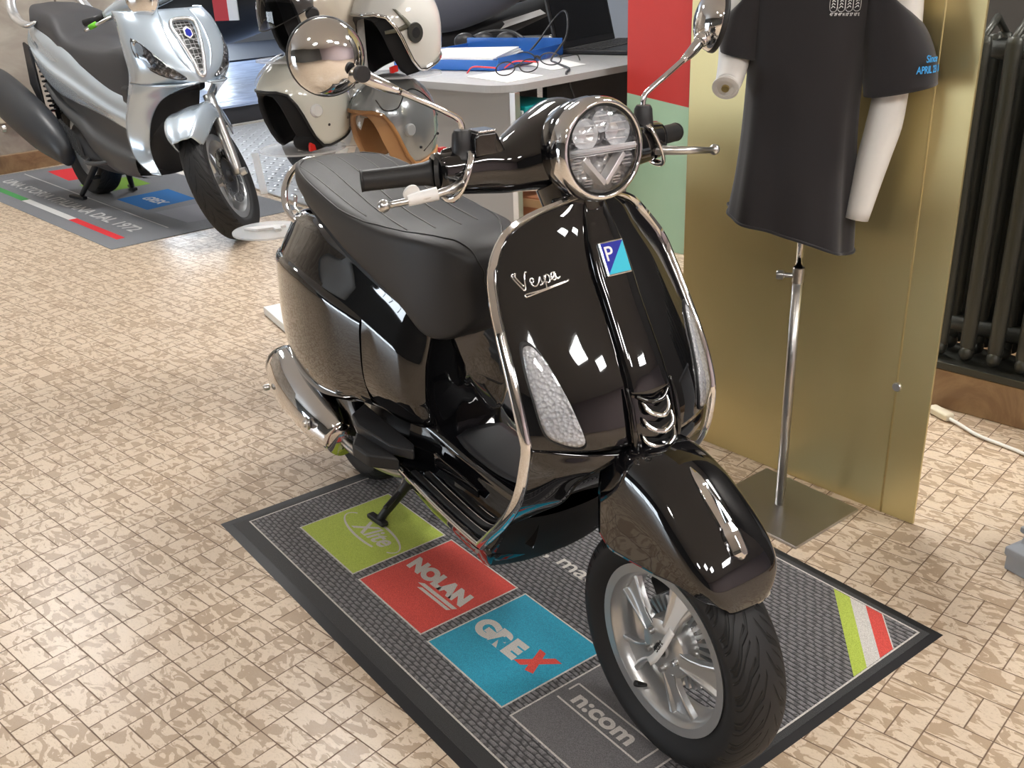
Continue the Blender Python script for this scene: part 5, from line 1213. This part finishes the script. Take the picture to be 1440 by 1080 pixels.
def glasses(lbl,loc,rz,mf,mt):
    g=thing('eyeglasses',lbl,'glasses',loc,rz)
    for sg in (-1,1):
        P=[(0+.006*math.cos(a)*0,sg*.078+.062*math.cos(a),.040+.030*math.sin(a)) for a in np.linspace(0,2*PI,20,endpoint=False)]
        mk('frame_rim',*tube(P,.0032,8,2,closed=True),mf,g)
        mk('temple',*tube([(0,sg*.142,.05),(-.06,sg*.145,.05),(-.17,sg*.14,.045),(-.23,sg*.125,.012)],.0036,8),mt,g)
        mk('lens',[(0,sg*.078,.040)]+[(0,sg*.078+.060*math.cos(2*PI*k/24),.040+.028*math.sin(2*PI*k/24)) for k in range(24)],[(0,k+1,(k+1)%24+1) for k in range(24)],M_glass,g)
    mk('bridge',*tube([(0,-.016,.045),(.004,0,.052),(0,.016,.045)],.005,8),mf,g); return g
glasses('black framed eyeglasses standing on the paper in front of the laptop',(-1.46,3.56,zT+.003),R(-80),M_plas,M_plas)
glasses('eyeglasses with red temples lying on the desk corner paper',(-1.28,3.20,zT+.003),R(-5),M_plas,mat('red_temple',(.75,.03,.03),.35))
# laptop
lp=thing('laptop','open black laptop with dark screen on the grey desk','laptop',(-1.81,4.14,zT+.001),math.atan2(4.91-4.139,-1.957+1.806))
mk('base',*box((.38,-.27,.014),(.78,.50,.026)),M_plas,lp,smooth=False,bevel=.008)
keys=[box((.05+.05*i+.0,-.08-.045*j,.029),(.040,.034,.005)) for i in range(14) for j in range(5)]
mk('keyboard',*join(keys),mat('dark_keys',(.06,.06,.062),.5),lp,smooth=False)
mk('touchpad',*box((.36,-.42,.0285),(.22,.13,.002)),mat('touchpad_grey',(.10,.10,.10),.4),lp,smooth=False)
mk('screen_lid',*xf(box((.38,0,.26),(.78,.016,.52)),Matrix.Translation((0,0,.02))@Matrix.Rotation(R(-14),4,'X')),M_plas,lp,smooth=False,bevel=.006)
mk('screen',*xf(box((.38,-.009,.265),(.73,.003,.45)),Matrix.Translation((0,0,.02))@Matrix.Rotation(R(-14),4,'X')),mat('screen_black',(.004,.004,.005),.15),lp,smooth=False)
tag(mk('power_cable',*tube([(-1.88,3.95,zT+.01),(-1.85,4.02,zT+.08),(-1.78,4.12,zT+.22),(-1.66,4.05,zT+.23),(-1.56,3.92,zT+.12),(-1.60,3.84,zT+.012),(-1.45,3.70,zT+.008),(-1.25,3.55,zT+.008),(-1.17,3.46,zT+.006),(-1.105,3.36,zT+.006),(-1.09,3.37,zT-.05),(-1.085,3.42,zT-.16)],.006,8,8),M_plas),'thin black cable looping over the papers and off the desk edge','cable')
pg=tag(mk('cable_plug',*box((-1.90,3.93,zT+.013),(.05,.07,.022),R(30)),M_gp,None,smooth=False,bevel=.005),'small grey connector plug lying on the desk beside the papers','plug')
hp_=thing('headphones','dark folded headset lying behind the blue tray','headphones',(-2.35,4.15,zT+.001),R(30))
for k,(a,b) in enumerate(((-.16,.0),(-.05,.04),(.10,.02))): mk('ear_pad',*sph((a,b,.055),.055,14,10,(1.3,.7,1)),M_plas,hp_)
mk('headband',*tube([(-.16,0,.06),(-.05,.10,.10),(.10,.12,.10),(.22,.0,.06)],.012,8),M_plas,hp_)
# chair behind the desk
ch=thing('office_chair','black upholstered chair back with thin metal rim behind the desk','chair',(-3.55,5.84,0),R(-47))
M_cf=mat('black_fabric',(.012,.012,.014),.8)
bp=[(-.20,.0),(.20,.0),(.215,.06),(.215,.20),(.18,.235),(-.18,.235),(-.215,.20),(-.215,.06)]
bp=[(a*1.2,b*1.15+.77) for a,b in bp]
mk('backrest',*prism(bp,-.03,.03,lambda a,b,c_:(c_,a,b)),M_cf,ch,smooth=False,bevel=.02,bseg=3)
mk('back_rim',*tube([(.02,a*1.02,b) for a,b in bp],.006,8,3,closed=True),M_chr2,ch)
mk('seat',*box((-.25,0,.48),(.46,.46,.07)),M_cf,ch,smooth=False,bevel=.03)
for a,b in ((-.05,.2),(-.05,-.2),(-.45,.2),(-.45,-.2)): mk('leg',*tube([(a,b,.46),(a,b,.01)],.012,10,2),M_chr2,ch)
for sg in (-1,1): mk('back_post',*tube([(.04,sg*.2,.46),(.0,sg*.2,.9)],.012,10,2),M_chr2,ch)

# ---------------------------------------------------------------- red / green board, brass panel
def two_tone():
    m=mat('red_green_board',(.6,.1,.1),.5); t=NT(m); X,Y,Z=t.xyz(t.obj())
    e=t.math('GREATER_THAN',t.math('ADD',Z,t.math('MULTIPLY',X,.10)),.655)
    n=t.noise(t.obj(),6,3)
    g=t.mix(n,(.27,.42,.29),(.33,.47,.34)); r=t.mix(n,(.40,.025,.022),(.45,.035,.03))
    t.l(t.mix(e,g,r),t.b.inputs['Base Color']); return m
bd=thing('painted_board','tall narrow board painted red above and green below, beside the brass panel','board',(0,0,0))
ang=math.atan2(3.514-3.56,-.498+.87)
mk('board_face',*box((-.685,3.55,1.1),(.40,.03,2.2),math.atan2(-.05,.40)),two_tone(),bd,smooth=False)
mk('red_edge_strip',*box((-.478,3.517,.29),(.022,.04,.58)),mat('dull_red_edge',(.32,.05,.03),.5),bd,smooth=False)
mk('green_edge_strip',*box((-.478,3.517,.84),(.022,.04,.52)),mat('dull_green_edge',(.17,.28,.17),.5),bd,smooth=False)
mk('cream_edge',*box((-.448,3.50,1.1),(.030,.05,2.2)),mat('cream_edge',(.62,.62,.50),.45),bd,smooth=False,bevel=.003)
for a,b in ((-.76,.58),(-.60,.50)): mk('rusty_screw',*lathe([(0,-.004),(.007,-.004),(.008,0),(0,0)],12,'y',(a,3.538,b)),mat('rust',(.3,.14,.05),.7),bd)
def brass():
    m=mat('brushed_brass_sheet',(.52,.42,.20),.30,.9); t=NT(m)
    mp=t.n('ShaderNodeMapping'); mp.inputs['Scale'].default_value=(60,60,1.2); t.l(t.obj(),mp.inputs[0]); n=t.noise(mp.outputs[0],3,3)
    n2=t.noise(t.obj(),140,2)
    t.l(t.math('ADD',.42,t.math('MULTIPLY',n,.03)),t.b.inputs['Roughness'])
    t.l(t.mix(t.math('MULTIPLY',t.noise(t.obj(),2.5,3),.35),(.72,.62,.33),(.56,.47,.24)),t.b.inputs['Base Color'])
    t.bump(n2,.03,.001); return m
pn=thing('brass_panel','large brushed brass sheet standing upright behind the T-shirt mannequin','metal panel',(0,0,0))
pa=math.atan2(1.758-1.852,1.341-.560)
cx,cy=(1.341+.560)/2,(1.758+1.852)/2+.006
mk('sheet',*box((cx,cy,1.15),(math.hypot(1.341-.560,.094),.008,2.3),pa),brass(),pn,smooth=False,bevel=.001)
pm=Matrix.Translation((cx,cy,0))@Matrix.Rotation(pa,4,'Z')
mk('fold_rib',*xf(tube([(.302,-.0036,.0),(.302,-.0036,2.3)],.0035,8,1,smoothp=False,flat=.6),pm),brass(),pn)  # raised rib stands in for a bright stripe reflected in the sheet
mk('fixing_screw',*xf(lathe([(0,-.010),(.010,-.010),(.0125,-.007),(.0125,-.004),(0,-.004)],24,'y',(.305,0,.362)),pm),M_chr2,pn,autos=40)
mk('rear_foot',*xf(box((.2,.10,.01),(.06,.2,.02)),pm),M_chr2,pn,smooth=False)
mk('rear_foot',*xf(box((-.2,.10,.01),(.06,.2,.02)),pm),M_chr2,pn,smooth=False)

# ---------------------------------------------------------------- radiator on its plinth, cable
M_rad=mat('dark_cast_iron',(.055,.056,.048),.42,.55); t=NT(M_rad); t.bump(t.noise(t.obj(),60,4),.35,.004)
tag(mk('trim_1',*box((2.35,2.72,.065),(2.9,.55,.13),R(-3)),M_plinth,None,smooth=False,bevel=.004),kind='structure')
tag(mk('wall_alcove',*box((2.3,3.25,1.6),(3.6,.12,3.2),R(-3)),mat('dark_alcove_wall',(.06,.055,.05),.7),None,smooth=False),kind='structure')
rd=thing('radiator','dark cast-iron column radiator standing on the stone plinth behind the brass panel','radiator',(1.04,2.56,.131),R(-3))
for k in range(14):
    parts=[]
    x0=.045+.085*k
    for yy in (0,.075,.15):
        parts.append(tube([(x0,yy,.06),(x0,yy,.08),(x0,yy,.98),(x0,yy,1.0)],[.020,.024,.024,.020],12,1,smoothp=False,flat=.75))
        parts.append(sph((x0,yy,.055),.027,12,8,(.85,1,1)));
    parts.append(tube([(x0,-.005,.09),(x0,.0,1.0),(x0,.075,1.045),(x0,.15,1.0),(x0,.155,.09)],.012,8,1,smoothp=False))
    mk('radiator_section',*join(parts),M_rad,rd)
for z in (.12,.96): mk('hub_pipe',*tube([(.0,.075,z),(1.2,.075,z)],.03,14,1,smoothp=False),M_rad,rd)
mk('foot_rail',*box((.6,.05,.012),(1.25,.20,.024)),M_rad,rd,smooth=False,bevel=.003)
tag(mk('extension_cord',*tube([(1.05,2.50,.012),(1.13,2.45,.012),(1.22,2.405,.010),(1.30,2.36,.008),(1.42,2.33,.007),(1.58,2.27,.007),(1.8,2.26,.007)],.0055,8,6),M_white),'white cord running along the floor below the radiator','cord')
tag(mk('inline_switch',*xf(box((0,0,0),(.085,.035,.024)),Matrix.Translation((1.155,2.44,.0135))@Matrix.Rotation(R(-28),4,'Z')),M_cream,None,smooth=False,bevel=.007,bseg=3),'cream inline plug of the white cord beside the brass panel','plug')

# ---------------------------------------------------------------- pedestal at the right edge
M_ped=mat('blue_grey_plaster',(.30,.32,.35),.5)
pd=thing('pedestal','blue-grey moulded column base at the right edge of the picture','pedestal',(1.80,1.80,0),R(-20))
def sq(h,w): return [(-w,-w,h),(w,-w,h),(w,w,h),(-w,w,h)]
prf=[(0,.168),(.035,.168),(.042,.172),(.06,.172),(.068,.160),(.075,.150),(.10,.147),(.105,.155),(.118,.155),(.125,.140),(.14,.132),(.35,.125),(.7,.122)]
V=[];
for h,w in prf: V+=sq(h+.0005,w)
F=gridf(len(prf),4,False,True)+[(0,1,2,3),tuple(4*(len(prf)-1)+i for i in range(4))]
mk('base_moulding',V,F,M_ped,pd,smooth=False,bevel=.003)
mk('column_cap',*box((0,0,.715),(.30,.30,.03)),M_ped,pd,smooth=False,bevel=.006)

# ---------------------------------------------------------------- mannequin torso with T-shirt
M_sst=mat('brushed_steel',(.52,.51,.50),.30,1.0); M_man=mat('white_mannequin',(.74,.72,.69),.42)
mq=thing('mannequin','white torso mannequin on a steel pole with square base plate','mannequin',(1.031,1.63,0),R(25))
bm_=Matrix.Rotation(R(-25),4,'Z')
bc=[(.91,1.81),(1.2,1.72),(1.16,1.46),(.865,1.56)]
bc=[(.905,1.79),(1.205,1.735),(1.165,1.465),(.865,1.52)]
mi=mq.matrix_local.inverted() if False else (Matrix.Translation((1.031,1.63,0))@Matrix.Rotation(R(25),4,'Z')).inverted()
mk('base_plate',*prism([tuple((mi@Vector((a,b,0)))[:2]) for a,b in bc],.0,.008),M_sst,mq,smooth=False,bevel=.001)
mk('pole',*tube([(0,0,.008),(0,0,.665)],.0125,20,2,smoothp=False),M_sst,mq)
mk('pole_upper',*tube([(0,0,.66),(0,0,.95)],.0095,20,2,smoothp=False),M_chr,mq)
mk('clamp_knob',*join([lathe([(0,-.052),(.010,-.052),(.012,-.048),(.012,-.036),(.006,-.032),(.006,-.01),(0,-.01)],10,'x',(0,0,.648)),]),M_chr2,mq,autos=40)
mk('pole_collar',*lathe([(.0125,.630),(.0145,.632),(.0145,.668),(.0125,.670)],20,'z'),M_sst,mq,autos=40)
# torso (under the shirt)
rings=[]
for z,cx_,a,b in ((.86,-.03,.115,.07),(.92,-.028,.120,.075),(1.0,-.026,.108,.068),(1.1,-.024,.110,.074),(1.2,-.022,.118,.080),(1.30,-.02,.128,.078),(1.38,-.02,.125,.065),(1.44,-.02,.06,.045),(1.50,-.02,.042,.042),(1.55,-.02,.042,.042)):
    rings.append([(cx_+a*math.cos(t),b*math.sin(t),z) for t in np.linspace(0,2*PI,14,endpoint=False)])
V,F=loft(rings,4,3); mk('torso',V,F,M_man,mq)
# arms
def arm(pts,r,name,flat=.9): mk(name,*tube(pts,r,20,6,flat=flat),M_man,mq)
arm([(.165,0,1.30),(.172,0,1.20),(.165,.0,1.08),(.158,-.005,1.01),(.142,-.012,.93),(.120,-.025,.80)],[.05,.047,.042,.044,.040,.030],'arm')
arm([(-.16,0,1.28),(-.175,-.015,1.20),(-.178,-.035,1.15),(-.182,-.085,1.112),(-.186,-.10,1.105)],[.045,.040,.037,.031,.029],'upper_arm')
dv=Vector((-.06,-.70,-.42)).normalized(); c0=Vector((-.1862,-.101,1.1045)); q=Vector((0,0,1)).rotation_difference(dv).to_matrix().to_4x4(); Ms=Matrix.Translation(c0)@q
mk('arm_socket',*xf(lathe([(0,-.001),(.030,-.001),(.030,.004),(.024,.005),(.0195,.005),(.0195,.0015),(.010,.0015),(.0,.0015)],24,'z'),Ms),mat('socket_white',(.62,.59,.55),.45),mq,autos=40)
mk('socket_plug',*xf(lathe([(0,.007),(.0085,.007),(.0085,.0),(0,0)],18,'z'),Ms),mat('socket_brass',(.5,.38,.15),.35,.7),mq,autos=40)
# shirt
M_sh=mat('black_cotton',(.015,.013,.015),.85,sheen=.25)
t=NT(M_sh); t.bump(t.noise(t.obj(),900,2),.15,.001)
sh=thing('t_shirt','black T-shirt with white crest print and blue sleeve lettering on the mannequin','t-shirt',(1.031,1.63,0),R(25))
N=48
hem=lambda t_: .775-.030*math.sin(t_*1.0+.2)*1.0
rings=[]
for k,(z,cx_,a,b) in enumerate(((.775,-.032,.148,.098),(.80,-.032,.146,.097),(.88,-.030,.138,.093),(.98,-.028,.130,.090),(1.08,-.025,.127,.090),(1.17,-.022,.128,.092),(1.24,-.021,.134,.090),(1.30,-.02,.142,.084),(1.36,-.02,.138,.072),(1.41,-.02,.10,.058),(1.44,-.02,.066,.05))):
    rg=[]
    for i in range(N):
        th_=2*PI*i/N; c_,s_=math.cos(th_),math.sin(th_)
        wob=(.006*math.sin(th_*5+.7)+.004*math.sin(th_*9+z*3))*max(0,min(1,(1.22-z)/.35))
        # front folds
        x_=cx_+(a+wob)*math.copysign(abs(c_)**.85,c_); y_=(b+wob)*math.copysign(abs(s_)**.9,s_)
        zz=z
        if k==0: zz=z+(.046*(-c_)-.012 if True else 0)+ .004*math.sin(th_*3)
        if k==1: zz=z+.6*(.046*(-c_)-.012)
        if k==2: zz=z+.25*(.046*(-c_)-.012)
        rg.append((x_,y_,zz))
    rings.append(rg)
V,F,_,_=patch(rings,5,1,False,True); mk('body',V,F,M_sh,sh,thick=.003)
mk('hem',*tube([(p[0]*1.004,p[1]*1.01,p[2]+.001) for p in rings[0]],.0035,6,2,closed=True),M_sh,sh)
def sleeve(rs,name):
    R_=[]
    for (c0,c1,c2),(ax_,bx_),tl in rs:
        R_.append([(c0+ax_*math.cos(a),c1+bx_*math.sin(a)+.003*math.sin(3*a),c2+tl*math.cos(a)) for a in np.linspace(0,2*PI,20,endpoint=False)])
    V,F,_,_=patch(R_,5,2,False,True); mk(name,V,F,M_sh,sh,thick=.003)
sleeve([((.088,.0,1.33),(.045,.070),-.06),((.135,0,1.29),(.060,.075),-.045),((.158,-.002,1.22),(.072,.078),-.015),((.176,-.005,1.14),(.077,.078),.008),((.184,-.006,1.088),(.076,.079),.014)],'sleeve')
sleeve([((-.125,.0,1.33),(.045,.070),.06),((-.150,-.003,1.29),(.050,.070),.04),((-.160,-.010,1.24),(.050,.066),.02),((-.165,-.016,1.195),(.048,.062),.0),((-.165,-.022,1.165),(.045,.058),-.01)],'sleeve')
M_pr=mat('white_print',(.75,.75,.75),.7); M_pb=mat('blue_print',(.05,.35,.75),.7)
def front(a,b,off=.0015):   # place on chest
    cx_=-.021; aa=np.interp(b,[1.17,1.24,1.30],[.128,.134,.142])+.0; bb=np.interp(b,[1.17,1.24,1.30],[.092,.090,.084])
    c_=min(.98,abs(a-cx_)/aa); c_=c_**(1/.85); s_=math.sqrt(1-c_*c_)
    return (a,-(bb)*s_**.9-off,b)
def wr_(ox,oz,rot=0):
    cr_,sr_=math.cos(rot),math.sin(rot)
    def f(co): a=ox+co.x*cr_-co.y*sr_; b=oz+co.x*sr_+co.y*cr_; p=front(a,b,.002+co.z); return Vector(p)
    return f
text('chest_lettering','43° 39\' 49" N 10° 37\' 10" E',.0085,M_pr,sh,None,.0002,.0002,0,fitw=.060,wrapf=wr_(.022,1.2495,R(-2)))
for k in range(4):
    x0=.022+.0158*k; ol=[(x0,1.260),(x0+.0125,1.2595),(x0+.0125,1.284),(x0,1.2845)]
    mk('crest_outline',*tube([front(a,b,.0022) for a,b in ol],.0005,5,3,closed=True),M_pr,sh)
    cc=(x0+.006,1.267)
    for q_ in range(3): mk('crest_mark',*tube([front(cc[0]-.004+.001*q_,cc[1]-.003+.006*q_,.0022),front(cc[0]+.001*(k-1),cc[1]+.001+.006*q_,.0022),front(cc[0]+.0038,cc[1]-.002+.006*q_,.0022)],.0009,5,3),M_pr,sh)
def slv(ox,oz):
    def f(co):
        b=oz+co.y; cx_=np.interp(b,[1.088,1.14],[.187,.182]); ax_=np.interp(b,[1.088,1.14],[.074,.072]); bx_=.0795
        th_=math.asin((ox-cx_)/ax_)+co.x/.077
        return Vector((cx_+(ax_+.0025+co.z)*math.sin(th_),-.006-(bx_+.0045+co.z)*math.cos(th_),b))
    return f
text('sleeve_lettering','Since',.021,M_pb,sh,None,.0002,.0004,0,fitw=.038,wrapf=slv(.224,1.152))
text('sleeve_lettering','APRIL 23 18',.021,M_pb,sh,None,.0002,.0004,0,fitw=.080,wrapf=slv(.207,1.130))
